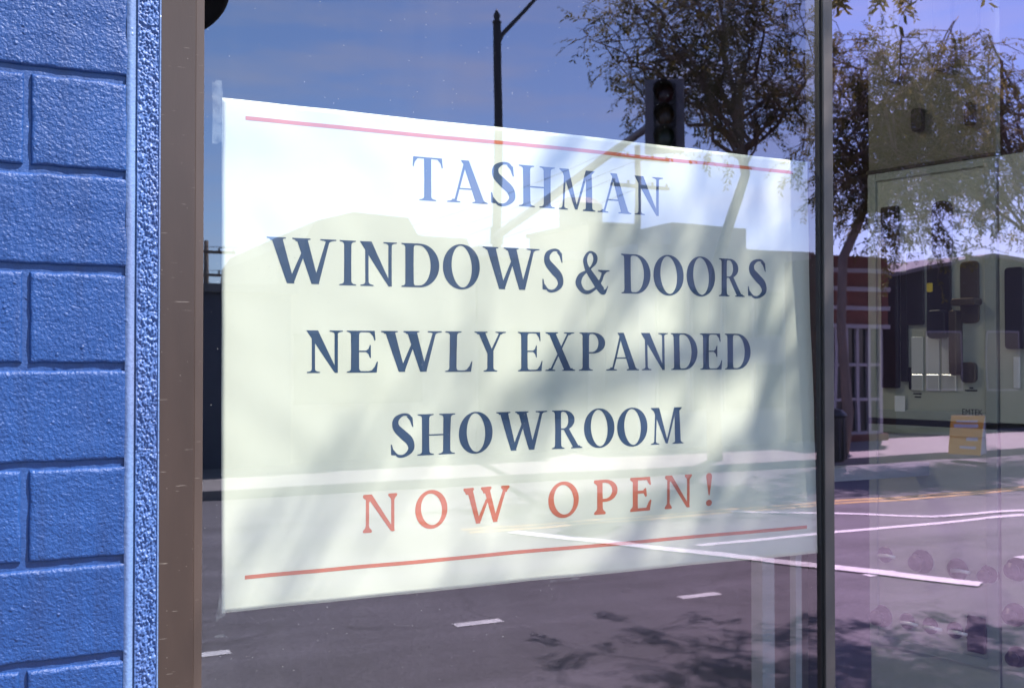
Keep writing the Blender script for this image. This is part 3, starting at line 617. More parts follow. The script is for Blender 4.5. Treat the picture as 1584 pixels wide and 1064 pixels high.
G['w'] = diag(20, 96, 45, 1, 17, 13) + diag(44, 1, 72, 66, 12, 9) + diag(70, 96, 96, 1, 17, 13) + diag(95, 1, 124, 94, 12, 9) + soft(17, 100, 17, 31, -1) + soft(69, 100, 17, 31, -1) + soft(124, 100, 9, 24, -1)
o_, i_ = bowl(24, 72, 36, 100, 16, 9); G['p'] = [(1, o_), (-1, i_)] + stem(12, 28, 4, 96, waist=0) + soft(20, 0, 16, 33, 1) + [(1, [(3, 92), (3, 98), (6, 100), (28, 100), (28, 80), (12, 84)])]
G['e'] = stem(10, 27, 4, 98, waist=0) + [(1, [(1, 0), (1, 6), (10, 15), (27, 15), (27, 9), (66, 9), (68, 3), (66, 0)]), (1, [(1, 94), (2, 100), (66, 100), (67, 94), (62, 91), (27, 91), (20, 84), (10, 86)]), (1, [(25, 52), (25, 61), (50, 61), (50, 52)]),
        (1, [(60, 98), (66, 98), (70, 78), (67, 75), (62, 80), (56, 91)]), (1, [(60, 2), (67, 2), (72, 30), (68, 33), (63, 26), (55, 9)]), (1, [(48, 66), (54, 68), (57, 44), (53, 41), (49, 46), (46, 52), (44, 60)])]
G['!'] = [(1, ell(12, 9, 12, 9.5)), (1, [(10, 32), (14, 32), (24, 88), (23, 95), (17, 100), (7, 100), (1, 95), (0, 88)])]

def pip(x, y, poly):
    r = False; n = len(poly); j = n - 1
    for i in range(n):
        xi, yi = poly[i]; xj, yj = poly[j]
        if (yi > y) != (yj > y) and x < (xj - xi) * (y - yi) / (yj - yi) + xi: r = not r
        j = i
    return r
tri_cache = {}
def glyph_tris(ch):
    if ch in tri_cache: return tri_cache[ch]
    verts = []; edges = []
    for s, p in G[ch]:
        k = len(verts); n = len(p); q = []
        for i in range(n):            # dice long edges so letters follow the sheet
            a = p[i]; b = p[(i + 1) % n]; m_ = max(1, int(math.hypot(b[0] - a[0], b[1] - a[1]) / 9))
            for t in range(m_): q.append((a[0] + (b[0] - a[0]) * t / m_, a[1] + (b[1] - a[1]) * t / m_))
        verts += [Vector(c) for c in q]; edges += [(k + i, k + (i + 1) % len(q)) for i in range(len(q))]
    res = delaunay_2d_cdt(verts, edges, [], 0, 1e-4)
    V = [(v.x, v.y) for v in res[0]]; T = []
    for f in res[2]:
        cx = sum(V[i][0] for i in f) / 3; cy = sum(V[i][1] for i in f) / 3
        if abs((V[f[1]][0] - V[f[0]][0]) * (V[f[2]][1] - V[f[0]][1]) - (V[f[2]][0] - V[f[0]][0]) * (V[f[1]][1] - V[f[0]][1])) < 1e-6: continue
        # later entries win: a negative only cuts the positives listed before it
        st = False
        for s, p in G[ch]:
            if pip(cx, cy, p): st = s > 0
        if st: T.append(f)
    used = sorted({i for f in T for i in f}); mp_ = {o: i for i, o in enumerate(used)}
    V = [V[i] for i in used]; T = [tuple(mp_[i] for i in f) for f in T]
    xs = [v[0] for v in V]; x0, x1 = min(xs), max(xs)
    tri_cache[ch] = ([((x - x0) / (x1 - x0), y / 100) for x, y in V], T); return tri_cache[ch]
def interp(pts, x):
    xs = [p[0] for p in pts]; ys = [p[1] for p in pts]
    c = np.polyfit(xs, ys, 1); return float(np.polyval(c, x))
LINES = [
 ('TASHMAN', [(637.8, 684.2), (690.3, 751.8), (756.6, 794.2), (799.5, 856.5), (862.6, 921.5), (925, 978), (982.5, 1027)], [(661, 311), (989, 332)], [(661, 243.9), (1004, 273)], 'navy', None),
 ('WINDOWS&DOORS', [(412.7, 520.6), (525.4, 551.2), (557, 613.7), (620.6, 677.6), (683, 739.7), (744, 832.4), (837.7, 870.9), (890, 943.8), (961.8, 1006.9), (1011.4, 1057.3), (1061.8, 1106), (1111.7, 1153.3), (1158, 1187.8)], [(453, 438.5), (538, 441.8), (975.6, 454.5), (1132, 458.4)], [(415, 366), (538, 371.7), (975.6, 393.2), (1121, 399.9)], 'navy', None),
 ('NEWLYEXPANDED', [(474.6, 531), (536.9, 584.6), (589.4, 681.4), (686.7, 729), (731.8, 781.4), (800, 839.3), (843.6, 890), (895.5, 935), (936.4, 986.2), (990, 1031.6), (1036, 1077.7), (1081.7, 1117), (1121, 1162.3)], [(484, 577), (757, 574.3), (1137, 571.4)], [(484, 510.7), (757, 513.3), (1137, 516)], 'navy', None),
 ('SHOWROOM', [(603.9, 640.6), (645, 704), (709.7, 761.5), (767, 846), (853, 900), (902.7, 949), (953, 998.5), (1003.6, 1054.5)], [(658, 704), (863, 693.3), (1044.5, 685.8)], [(660, 640.3), (869, 634.2), (1044, 629.7)], 'navy', None),
 ('nowopen!', [(561.8, 614), (641.9, 692), (717, 789.4), (848, 894), (917, 953.5), (973, 1006), (1026, 1067.5), (1089, 1098)], [(568, 824), (926.6, 795.6), (981.5, 790.2), (1033, 786)], [(568, 765.5), (725.6, 754), (925, 741), (1061, 733.7)], 'orange', None)]
for txt, ext, base, cap, mk, _ in LINES:
    for ch, (xa, xb) in zip(txt, ext):
        V, T = glyph_tris(ch); vs = []
        for gx, gy in V:
            px = xa + (xb - xa) * gx; py = interp(base, px) * (1 - gy) + interp(cap, px) * gy
            p = on_y(px, py, YB); vs.append((p.x, banner_y(p.x, p.z) - 0.0009, p.z))
        MB().add(vs, T).build('letter', M[mk], ban)
def rule(pa, pb, th0, th1):
    vs = []; fs = []; n = 90
    for i in range(n + 1):
        t = i / n; px = pa[0] + (pb[0] - pa[0]) * t; py = pa[1] + (pb[1] - pa[1]) * t; th = th0 + (th1 - th0) * t
        for s in (-0.5, 0.5):
            p = on_y(px, py + s * th, YB); vs.append((p.x, banner_y(p.x, p.z) - 0.0009, p.z))
        if i: k = 2 * i; fs.append((k - 2, k - 1, k + 1, k))
    MB().add(vs, fs).build('rule_line', M['orange'], ban)
rule((379, 183.5), (1232, 266), 6.2, 5.0); rule((379, 893), (1243, 813.5), 6.2, 5.0)
def tape(poly, y):
    vs = []
    for px, py in poly:
        p = on_y(px, py, y); vs.append((p.x, y, p.z))
    MB().add(vs, [tuple(range(len(vs)))]).build('tape', M['tape'], ban)
tape([(328, 124), (331, 128), (335, 124), (343, 125), (345, 150), (345, 222), (341, 219), (336, 223), (328, 222), (329, 180)], 0.0072)
tape([(333, 962), (336, 945), (340, 915), (347, 908), (349, 950), (344, 955)], 0.0072)
tape([(332, 984), (338, 981), (347, 980), (347, 985), (333, 986)], 0.0068)
tape([(851, 900.5), (851, 897.5), (897, 892.5), (897, 895)], 0.0072)

# ------------------------------------------------------------------ showroom display leaf seen through the violet pane
d0 = ray(1345, 558); P0 = CAM + d0 * 4.2          # axis depth 4.2 m
AZ = R(-13.2); bd = Vector((-math.sin(AZ), -math.cos(AZ), 0)) # along the board towards the window
bn = Vector((-math.cos(AZ), math.sin(AZ), 0))                  # board face looks back to -x
if bn.x > 0: bn = -bn
BM = Matrix(((bd.x, 0, bn.x, P0.x), (bd.y, 0, bn.y, P0.y), (0, 1, 0, 0), (0, 0, 0, 1)))   # local x along board, y up, z out of the face
def bpt(px, py):
    d = ray(px, py); t = (P0 - CAM).dot(bn) / d.dot(bn); p = CAM + d * t
    return ((p - P0).dot(bd), p.z)
BI = BM
def bbox_(mb, x0, x1, y0, y1, z0, z1): return mb.box((x0, y0, z0), (x1, y1, z1), BM)
zA = bpt(1350, 268)[1]; zB = bpt(1345, 650)[1]; sx1 = bpt(1545, 600)[0]
lf = empty('display_board', (P0.x, P0.y, SWF + 0.01), 0, 'sage green hardware display board carrying black door pulls and EMTEK lettering', 'display')
bw2 = sx1
panel = bbox_(MB(), 0, bw2 - 0.004, zB + 0.012, zA - 0.006, -0.035, 0).build('panel', M['sage'], lf, bevel=0.003)
low = bbox_(MB(), 0, bw2 - 0.004, SWF + 0.01, zB - 0.012, -0.035, 0).build('panel', M['sage'], lf, bevel=0.003)
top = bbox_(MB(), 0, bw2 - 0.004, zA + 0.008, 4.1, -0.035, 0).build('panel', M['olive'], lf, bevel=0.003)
bbox_(MB(), -0.004, bw2 - 0.002, zB - 0.011, zB + 0.011, -0.03, 0.006).build('shelf_rail', M['black_metal'], lf)
bbox_(MB(), -0.004, bw2 - 0.002, zA - 0.005, zA + 0.007, -0.03, 0.012).build('shelf_rail', M['black_metal'], lf)
# shaker-style raised border on the two visible panels
for (y0, y1, par) in ((zB + 0.012, zA - 0.006, panel), (0.9, zB - 0.012, low)):
    for a in ((0.0, 0.035, y0, y1), (bw2 - 0.045, bw2 - 0.004, y0, y1), (0.0352, bw2 - 0.0452, y0, y0 + 0.035), (0.0352, bw2 - 0.0452, y1 - 0.03, y1)):
        bbox_(MB(), a[0], a[1], a[2], a[3], 0.0005, 0.008).build('border_strip', M['sage_edge'], par, bevel=0.0015)
lf2 = empty('display_board', (P0.x + bd.x * bw2, P0.y + bd.y * bw2, SWF + 0.01), 0, 'second sage display board set close behind the glass next to the EMTEK board', 'display')
xe = bw2 + 0.16
bbox_(MB(), bw2 + 0.004, xe, zB + 0.012, zA - 0.006, -0.035, 0).build('panel', M['sage'], lf2, bevel=0.003)
bbox_(MB(), bw2 + 0.004, xe, SWF + 0.01, zB - 0.012, -0.035, 0).build('panel', M['sage'], lf2, bevel=0.003)
bbox_(MB(), bw2 + 0.004, xe, zB - 0.011, zB + 0.011, -0.03, 0.006).build('shelf_rail', M['black_metal'], lf2)
def hw(name, px0, px1, py0, py1, dz, mat, par=lf, r=0.2, z0=0.001, taper=0.0):
    xa, ya = bpt(px0, (py0 + py1) / 2); xb, _ = bpt(px1, (py0 + py1) / 2); xm = (px0 + px1) / 2
    zt = bpt(xm, py0)[1]; zb = bpt(xm, py1)[1]; wd = xb - xa; cx = (xa + xb) / 2; rr = min(wd, zt - zb) * r
    poly = []
    for (sx, sz, a0) in ((1, 1, 0), (-1, 1, 90), (-1, -1, 180), (1, -1, 270)):
        for k in range(5):
            a = R(a0 + 22.5 * k); t = 1 - (taper if sz < 0 else 0)
            poly.append((cx + sx * (wd / 2 * t - rr) + rr * math.cos(a), (zt if sz > 0 else zb) - sz * rr + rr * math.sin(a)))
    return MB().prism(poly, dz, BM @ Matrix.Translation((0, 0, z0))).build(name, mat, par, bevel=min(0.003, dz * 0.3))
hw('door_pull', 1367, 1393, 320, 600, 0.02, M['black_hw'], r=0.1)
hw('door_pull', 1447, 1475, 312, 400, 0.03, M['black_hw'], r=0.4)
hw('back_plate', 1404, 1431, 390, 503, 0.012, M['black_hw'], r=0.12)
hw('back_plate', 1436, 1473, 404, 500, 0.012, M['black_hw'], r=0.1)
hw('grip', 1444, 1472, 480, 524, 0.05, M['black_hw'], r=0.3)
hw('back_plate', 1487, 1516, 404, 500, 0.010, M['bronze_hw'], r=0.25)
hw('lever', 1482, 1520, 462, 473, 0.055, M['bronze_hw'], r=0.4)
hw('pull_handle', 1478, 1490, 480, 580, 0.05, M['bronze_hw'], r=0.45)
hw('turn_plate', 1490, 1513, 560, 592, 0.02, M['bronze_hw'], r=0.3)
hw('back_plate', 1396, 1406, 420, 590, 0.014, M['black_hw'], r=0.1)
for a, b, mt in ((1411, 1429, 'silver_hw'), (1434, 1454, 'silver_hw'), (1458, 1480, 'silver_hw')):
    hw('push_plate', a, b, 521, 578, 0.006, M[mt], r=0.05); hw('push_plate', a, b, 579, 604, 0.006, M['chrome'], r=0.05)
hw('push_plate', 1407.5, 1410.5, 568, 602, 0.008, M['black_hw'], r=0.1)
hw('yellow_tag', 1437, 1446, 438, 452, 0.003, M['yellow'], r=0.2, z0=0.0135)
for a, b, y in ((1413, 1426, 609), (1415, 1425, 614), (1493, 1512, 604), (1500, 1506, 600)):
    hw('caption_strip', a, b, y - 1.2, y + 1.0, 0.0006, M['black_hw'], r=0.1)
for a, b, y1, mt in ((1374, 1399, 128, 'black_hw'), (1448, 1477, 112, 'black_hw'), (1489, 1518, 84, 'black_hw'), (1497, 1511, 196, 'black_hw'), (1415, 1432, 205, 'black_hw')):
    hw('door_pull', a, b, -90 if y1 < 150 else y1 - 36, y1, 0.03, M[mt], par=lf, r=0.35)
hw('price_card', 1386, 1402, 612, 636, 0.001, M['vinyl'], r=0.05, z0=0.009)
# lower board: knobs, levers and one square plate
def knob(px, py, rp, kind):
    x, z = bpt(px, py); r_ = rp / FPX * 3.9
    mt = BM @ Matrix.Translation((x, z, 0.001))
    k = MB().lathe([(r_, 0), (r_, 0.004), (r_ * 0.85, 0.007), (r_ * 0.3, 0.008)], 20, mt).build('rosette', M['brown_hw'], lf, smooth=False)
    if kind == 'knob': MB().lathe([(r_ * 0.28, 0.008), (r_ * 0.26, 0.03), (r_ * 0.6, 0.036), (r_ * 0.72, 0.046), (r_ * 0.62, 0.056), (r_ * 0.3, 0.06)], 20, mt).build('knob', M['silver_hw'] if rp < 14 else M['brown_hw'], k, smooth=True)
    if kind == 'lever':
        MB().lathe([(r_ * 0.28, 0.008), (r_ * 0.26, 0.04)], 12, mt).build('spindle', M['brown_hw'], k)
        MB().tube([mt @ Vector((-0.004, 0, 0.04)), mt @ Vector((0.03, 0.004, 0.042)), mt @ Vector((0.065, 0.002, 0.04))], [0.008, 0.007, 0.006], 8).build('lever', M['silver_hw'], k, smooth=True)
for a in ((1370, 857, 13, 'lever'), (1427, 868, 19, 'knob'), (1482, 880, 17, 'lever'), (1365, 952, 18, 'knob'), (1404, 960, 13, 'lever'), (1440, 967, 13, 'lever'), (1478, 974, 13, 'lever'), (1512, 980, 19, 'plate'), (1532, 888, 15, 'knob')): knob(*a)
hw('square_plate', 1500, 1528, 952, 1008, 0.012, M['brown_hw'], r=0.1, z0=0.010)
# EMTEK lettering on the board
fc = bpy.data.curves.new('emtek', 'FONT'); fc.body = 'EMTEK'; fc.align_x = 'LEFT'
fo = bpy.data.objects.new('emtek_tmp', fc); col.objects.link(fo)
dg = bpy.context.evaluated_depsgraph_get(); me = bpy.data.meshes.new_from_object(fo.evaluated_get(dg)); bpy.data.objects.remove(fo)
xs = [v.co.x for v in me.vertices]; ys = [v.co.y for v in me.vertices]
xa, za = bpt(1490.5, 641); xb, zb_ = bpt(1522, 632)
sxx = (xb - xa) / (max(xs) - min(xs)); syy = 9 / FPX * 3.85 / (max(ys) - min(ys))
for v in me.vertices: v.co = BM @ Vector((xa + (v.co.x - min(xs)) * sxx, za + (v.co.y - min(ys)) * syy, 0.0095))
me.materials.append(M['black_hw']); o = bpy.data.objects.new('lettering', me); col.objects.link(o); o.parent = lf
o.matrix_parent_inverse = Matrix.LocRotScale(lf.location, None, None).inverted()
# second board's black handle at the picture's right end
hw('grip_pull', 1561, 1590, 414, 540, 0.035, M['black_hw'], par=lf2, r=0.2)
hw('push_plate', 1569, 1579, 552, 600, 0.006, M['silver_hw'], par=lf2, r=0.05)
for a in ((1571, 950, 18), (1575, 1015, 16), (1574, 880, 18)):
    x, z = bpt(a[0], a[1]); mt = BM @ Matrix.Translation((x, z, 0.001)); r_ = a[2] / FPX * 3.75
    MB().lathe([(r_, 0), (r_, 0.004), (r_ * 0.85, 0.007), (r_ * 0.3, 0.008), (r_ * 0.28, 0.03), (r_ * 0.6, 0.036), (r_ * 0.7, 0.046), (r_ * 0.3, 0.058)], 20, mt).build('knob', M['brown_hw'], lf2)
# white sample window on the floor behind the banner
ys_ = 0.45; wa = fx(1178, ys_); wb = fx(1197, ys_); wc = fx(1234, ys_); wd_ = fx(1243, ys_); zt_ = 1.62
smp = empty('sample_window', (wa + 0.4, ys_, SWF + 0.01), 0, 'white framed sample window standing on the showroom floor behind the banner', 'window')
box('stile', (wa, ys_, SWF + 0.01), (wb, ys_ + 0.06, zt_), M['vinyl_grey'], smp, bevel=0.002)
box('stile', (wa + 0.85, ys_, SWF + 0.01), (wa + 0.88, ys_ + 0.06, zt_), M['vinyl_grey'], smp, bevel=0.002)
box('top_rail', (wb + 0.0005, ys_ + 0.001, zt_ - 0.05), (wa + 0.8495, ys_ + 0.059, zt_ - 0.001), M['vinyl_grey'], smp)
box('bottom_rail', (wb + 0.0005, ys_ + 0.001, SWF + 0.02), (wa + 0.8495, ys_ + 0.059, SWF + 0.09), M['vinyl_grey'], smp)
box('inner_stile', (wc, ys_ + 0.015, SWF + 0.0905), (wd_, ys_ + 0.045, zt_ - 0.0505), M['vinyl_grey'], smp)

def emit(name, c, st):
    m, n, l, b = new_mat(name); b.inputs['Emission Color'].default_value = (*c, 1); b.inputs['Emission Strength'].default_value = st; b.inputs['Base Color'].default_value = (0.8, 0.8, 0.8, 1); return m
M['glow'] = emit('light_panel_glow', (1.0, 0.93, 0.8), 7.0)
for k, (lx, ly, lab) in enumerate(((0.9, 1.7, 'added out of view light panel that brightens the showroom display boards'),)):
    cl = empty('board_fill_panel', (lx, ly, 4.1), 0, lab, 'light')  # glowing panel added out of view to brighten the display boards
    box('housing', (lx - 0.62, ly - 0.32, 4.12), (lx + 0.62, ly + 0.32, 4.199), M['vinyl'], cl)
    box('diffuser', (lx - 0.58, ly - 0.28, 4.1), (lx + 0.58, ly + 0.28, 4.119), M['glow'], cl)
# ------------------------------------------------------------------ gooseneck lamp over the window
lp = street(262, -18, 1.35)
gl = empty('gooseneck_lamp', (lp.x, -0.03, lp.z + 0.4), 0, 'black gooseneck wall lamp with round tilted shade above the window', 'lamp')
ax = Vector((0, 0.62, -0.78)).normalized(); q = ax.to_track_quat('Z', 'Y').to_matrix().to_4x4(); mt = Matrix.Translation(lp) @ q
MB().lathe([(0.205, 0.0), (0.2, 0.004), (0.17, -0.05), (0.11, -0.12), (0.05, -0.17), (0.03, -0.2), (0.025, -0.2), (0.045, -0.16), (0.1, -0.11), (0.16, -0.045), (0.195, 0.0)][::-1], 40, mt).build('shade', M['dark_pole'], gl, smooth=True)
e = lp - ax * 0.19
MB().tube([e, e + Vector((0, -0.02, 0.12)), e + Vector((0, 0.1, 0.3)), e + Vector((0, 0.4, 0.42)), Vector((lp.x, -0.5, lp.z + 0.55)), Vector((lp.x, -0.045, lp.z + 0.42))], 0.014, 10).build('arm', M['dark_pole'], gl, smooth=True)
MB().tube([(lp.x, -0.05, lp.z + 0.42), (lp.x, -0.02, lp.z + 0.42)], 0.06, 18).build('wall_plate', M['dark_pole'], gl)

# ------------------------------------------------------------------ street lamp and signal pole on the far corner
PB = street(770, 365, 22.8)
top_z = street(770, 36, 22.8).z; arm_z = PB.z
pole = empty('signal_pole', (PB.x, PB.y, -0.012), 0, 'tall dark signal and street lamp pole with long mast arm on the far corner', 'pole')
MB().lathe([(0.24, 0), (0.24, 0.5), (0.17, 0.6), (0.135, 3), (0.105, top_z - 0.1), (0.105, top_z)], 16, Matrix.Translation((PB.x, PB.y, -0.012))).build('shaft', M['dark_pole'], pole, smooth=True)
MB().lathe([(0.12, 0), (0.12, 0.06), (0.06, 0.1), (0.09, 0.18), (0.09, 0.24), (0.03, 0.34), (0.01, 0.4)], 14, Matrix.Translation((PB.x, PB.y, top_z - 0.012))).build('finial', M['dark_pole'], pole, smooth=True)
la = street(777, 55, 22.8); lb = street(826, 0, 22.8); lc = street(905, -38, 22.8)
MB().tube([Vector((PB.x, PB.y, la.z - 0.3)), la, la.lerp(lb, 0.5) + Vector((0.02, 0, 0.02)), lb, lb.lerp(lc, 0.5) + Vector((0, 0, 0.15)), lc], [0.07, 0.06, 0.055, 0.05, 0.045, 0.04], 10).build('lamp_arm', M['dark_pole'], pole, smooth=True)
MB().box((lc.x - 0.1, lc.y - 0.16, lc.z - 0.14), (lc.x + 0.65, lc.y + 0.16, lc.z + 0.03)).build('lamp_head', M['dark_pole'], pole, bevel=0.05)
SG = street(1003, 196, 11.7); SG2 = SG + (SG - Vector((PB.x, PB.y, SG.z))).normalized() * 0.45
MB().tube([Vector((PB.x, PB.y, arm_z)), Vector((PB.x, PB.y, arm_z)).lerp(SG, 0.5), SG, SG2], [0.115, 0.09, 0.06, 0.055], 12).build('mast_arm', M['grey_metal'], pole, smooth=True)
MB().tube([Vector((PB.x, PB.y, arm_z - 0.22)), Vector((PB.x, PB.y, arm_z + 0.22))], 0.18, 14).build('arm_collar', M['dark_pole'], pole)
# signal head hung on the mast arm
SC = street(1027, 180, 11.25)
sig = empty('traffic_signal', (SC.x, SC.y, SC.z - 0.5), 0, 'three light traffic signal head with visors on the mast arm', 'traffic light')
face = Vector((-0.62, 0.78, 0)).normalized(); side = Vector((face.y, -face.x, 0))
SMt = Matrix(((side.x, 0, face.x, SC.x), (side.y, 0, face.y, SC.y), (0, 1, 0, SC.z), (0, 0, 0, 1)))
bp_ = MB().box((-0.30, -0.58, -0.012), (0.30, 0.58, 0.0), SMt).build('back_plate', M['grey_metal'], sig, bevel=0.004)
hs = MB()
for k in (-1, 0, 1): hs.box((-0.17, k * 0.345 - 0.168, 0.0005), (0.17, k * 0.345 + 0.168, 0.10), SMt)
MB().box((-0.165, -0.515, -0.2), (0.165, 0.515, -0.0125), SMt).build('housing', M['black_metal'], sig, bevel=0.02)
for k, ln_ in ((1, 'red_lens'), (0, 'amber_lens'), (-1, 'green_lens')):
    dn = MB().box((-0.17, k * 0.345 - 0.168, 0.0005), (0.17, k * 0.345 + 0.168, 0.045), SMt).build('signal_door', M['black_metal'], sig, bevel=0.01)
    MB().lathe([(0.15, 0.046), (0.14, 0.055), (0.08, 0.068), (0.01, 0.072)], 20, SMt @ Matrix.Translation((0, k * 0.345, 0))).build('lens', M[ln_], dn, smooth=True)
    vv = []; ff = []; n = 18
    for i in range(n + 1):
        a = R(-40 + 260 * i / n)
        for rr_, zz in ((0.155, 0.046), (0.16, 0.30 if 0.15 < i / n < 0.85 else 0.2)): vv.append(SMt @ Vector((rr_ * math.cos(a), k * 0.345 + rr_ * math.sin(a), zz)))
        if i: j = 2 * i; ff.append((j - 2, j - 1, j + 1, j))
    vz = MB().add(vv, ff).build('visor', M['black_metal'], dn); sm = vz.modifiers.new('t', 'SOLIDIFY'); sm.thickness = 0.006
MB().tube([SC - face * 0.19, SC - face * 0.3, SG2], 0.03, 8).build('bracket', M['grey_metal'], sig)

# ------------------------------------------------------------------ trees
def tree(name, base, fork_h, crown_c, crown_r, seed, label, leafm, trunk_r=0.16, lean=(0, 0), nl=9, nb=7, ntw=6, spray=3, leaf=0.075, droop=0.5, path=None, grp=None):
    g = random.Random(seed); base = Vector(base); cc = Vector(crown_c); cr = Vector(crown_r)
    root = empty(name, base, 0, label, 'tree', grp)
    mb = MB(); LV = []; LF = []
    if path: tp = [Vector(p) for p in path]
    else:
        fk = base + Vector((lean[0], lean[1], fork_h)); tp = [base + Vector((0, 0, -0.1)), base.lerp(fk, 0.35) + Vector((g.uniform(-.12, .12), 0, 0)), base.lerp(fk, 0.7) + Vector((g.uniform(-.15, .15), 0, 0)), fk]
    mb.tube(tp, [trunk_r * (1.25 if i == 0 else 1 - 0.4 * i / len(tp)) for i in range(len(tp))], 9)
    fk = tp[-1]
    def inside():
        while True:
            p = Vector((g.uniform(-1, 1), g.uniform(-1, 1), g.uniform(-1, 1)))
            if 0.05 < p.length < 1: return p * (p.length ** -0.35)
    def curve(a, b, up, n=5, wob=0.1):
        pts = []
        l = (b - a).length
        for i in range(n + 1):
            t = i / n; p = a.lerp(b, t) + Vector((0, 0, up * l * math.sin(math.pi * t)))
            if 0 < i < n: p += Vector((g.uniform(-1, 1), g.uniform(-1, 1), g.uniform(-1, 1))) * l * wob * 0.5
            pts.append(p)
        return pts
    def leaves(p, d):
        ln_ = g.uniform(0.28, 0.55); n = 8
        ax_ = (d * 0.8 + Vector((g.uniform(-1, 1), g.uniform(-1, 1), g.uniform(-0.6, 0.5)))).normalized()
        pr = p.copy()
        for i in range(n):
            ax_ = (ax_ + Vector((0, 0, -droop * 0.16))).normalized(); pr = pr + ax_ * (ln_ / n)
            sd_ = ax_.cross(Vector((g.uniform(-.4, .4), g.uniform(-.4, .4), 1))).normalized()
            for s in (-1, 1):
                if g.random() < 0.12: continue
                lf_ = leaf * g.uniform(0.7, 1.35); tip = pr + (sd_ * s + ax_ * 0.6 + Vector((0, 0, g.uniform(-.5, .15)))).normalized() * lf_
                wv = ax_ * lf_ * 0.24; k = len(LV); mdl = pr.lerp(tip, 0.45)
                LV.extend([pr[:], (mdl + wv)[:], tip[:], (mdl - wv)[:]]); LF.append((k, k + 1, k + 2, k + 3))
    for i in range(nl):
        ip = inside(); tgt = cc + Vector((ip.x * cr.x, ip.y * cr.y, ip.z * cr.z)) * 0.86
        a = fk if i < 4 or not path else tp[-2].lerp(fk, g.random())
        lp_ = curve(a, tgt, 0.06, 6, 0.14); r0_ = trunk_r * g.uniform(0.26, 0.42)
        mb.tube(lp_, [r0_ * (1 - 0.72 * k / 6) for k in range(7)], 6)
        for j in range(nb):
            t = g.uniform(0.35, 1.0); k = min(5, int(t * 6)); st = lp_[k].lerp(lp_[k + 1], t * 6 - k if t < 1 else 1)
            ip = inside(); e = st.lerp(cc + Vector((ip.x * cr.x, ip.y * cr.y, ip.z * cr.z)), g.uniform(0.45, 0.95))
            bp2 = curve(st, e, 0.05, 4, 0.2); r1 = r0_ * 0.3
            mb.tube(bp2, [r1 * (1 - 0.7 * q_ / 4) for q_ in range(5)], 5, False)
            for q_ in range(ntw):
                t2 = g.uniform(0.3, 1.0); k2 = min(3, int(t2 * 4)); s2 = bp2[k2].lerp(bp2[k2 + 1], t2 * 4 - k2 if t2 < 1 else 1)
                dr = Vector((g.uniform(-1, 1), g.uniform(-1, 1), g.uniform(-0.75, 0.6))).normalized(); l2 = g.uniform(0.35, 0.95)
                e2 = s2 + dr * l2 + Vector((0, 0, -droop * l2 * 0.35)); tw = curve(s2, e2, 0.1, 3, 0.2)
                mb.tube(tw, [0.011, 0.009, 0.007, 0.004], 4, False)
                for q3 in range(spray): leaves(tw[1].lerp(tw[3], g.random()), dr)
    mb.build('trunk', M['bark'], root, smooth=True)
    MB().add(LV, LF).build('crown', leafm, root, kind='stuff')
    return root, len(LF)
TY = -13.95
def tpt(px, py, dy=0): return street(px, py, -TY + dy)
b1 = tpt(1106, 720); b1.z = 0.14
n1 = tree('street_tree', b1, 0, tpt(1112, 75), (3.6, 1.7, 2.7), 11, 'leafy street tree on the far pavement behind the traffic signal', M['leaf_dark'], 0.125, nl=16, nb=9, ntw=4, spray=2, leaf=0.095,
     path=[b1 + Vector((0, 0, -0.1)), tpt(1100, 560), tpt(1112, 400), tpt(1128, 350), tpt(1155, 270), tpt(1140, 190)], grp=None)
b2 = tpt(1300, 702); b2.z = 0.14
n2 = tree('street_tree', b2, 0, tpt(1415, 215), (4.0, 1.7, 3.5), 23, 'spreading street tree with slanting trunk in front of the red brown shopfront', M['leaf_dark'], 0.12, nl=22, nb=9, ntw=4, spray=3, leaf=0.095, droop=0.9,
     path=[b2 + Vector((0, 0, -0.1)), tpt(1312, 640), tpt(1300, 520), tpt(1303, 400), tpt(1338, 320), tpt(1375, 255)])
b3 = street(1660, 680, 14.2); b3.z = 0.14
n3 = tree('street_tree', b3, 4.2, street(1580, 200, 14.2), (4.4, 1.8, 3.2), 31, 'pale drooping street tree beside the dark gabled building', M['leaf_light'], 0.2, nl=12, nb=8, ntw=5, spray=2, leaf=0.10, droop=1.2, lean=(-0.6, 0))
n4 = tree('kerb_tree', (7.3, -1.2, 0.14), 4.6, (5.75, -3.0, 8.4), (1.95, 2.5, 2.4), 47, 'near kerb tree whose shade dapples the banner', M['leaf_light'], 0.19, nl=9, nb=6, ntw=3, spray=2, leaf=0.105, lean=(-0.8, -0.8))
n5 = tree('kerb_tree', (10.3, -1.2, 0.14), 4.5, (8.5, -6.2, 7.8), (2.4, 2.7, 1.7), 53, 'kerb tree leaning over the road and shading the asphalt', M['leaf_light'], 0.19, nl=12, nb=6, ntw=4, spray=2, leaf=0.115, lean=(-0.7, -2.2))

# ------------------------------------------------------------------ buildings across the street
def win_part(parent, x0, x1, z0, z1, y, fm=None):
    wn = MB().box((x0 - 0.06, y, z0 - 0.06), (x1 + 0.06, y + 0.05, z1 + 0.06)).build('window', fm or M['grey_trim'], parent)
    MB().box((x0, y + 0.045, z0), (x1, y + 0.06, z1)).build('pane', M['dark_glass'], wn)
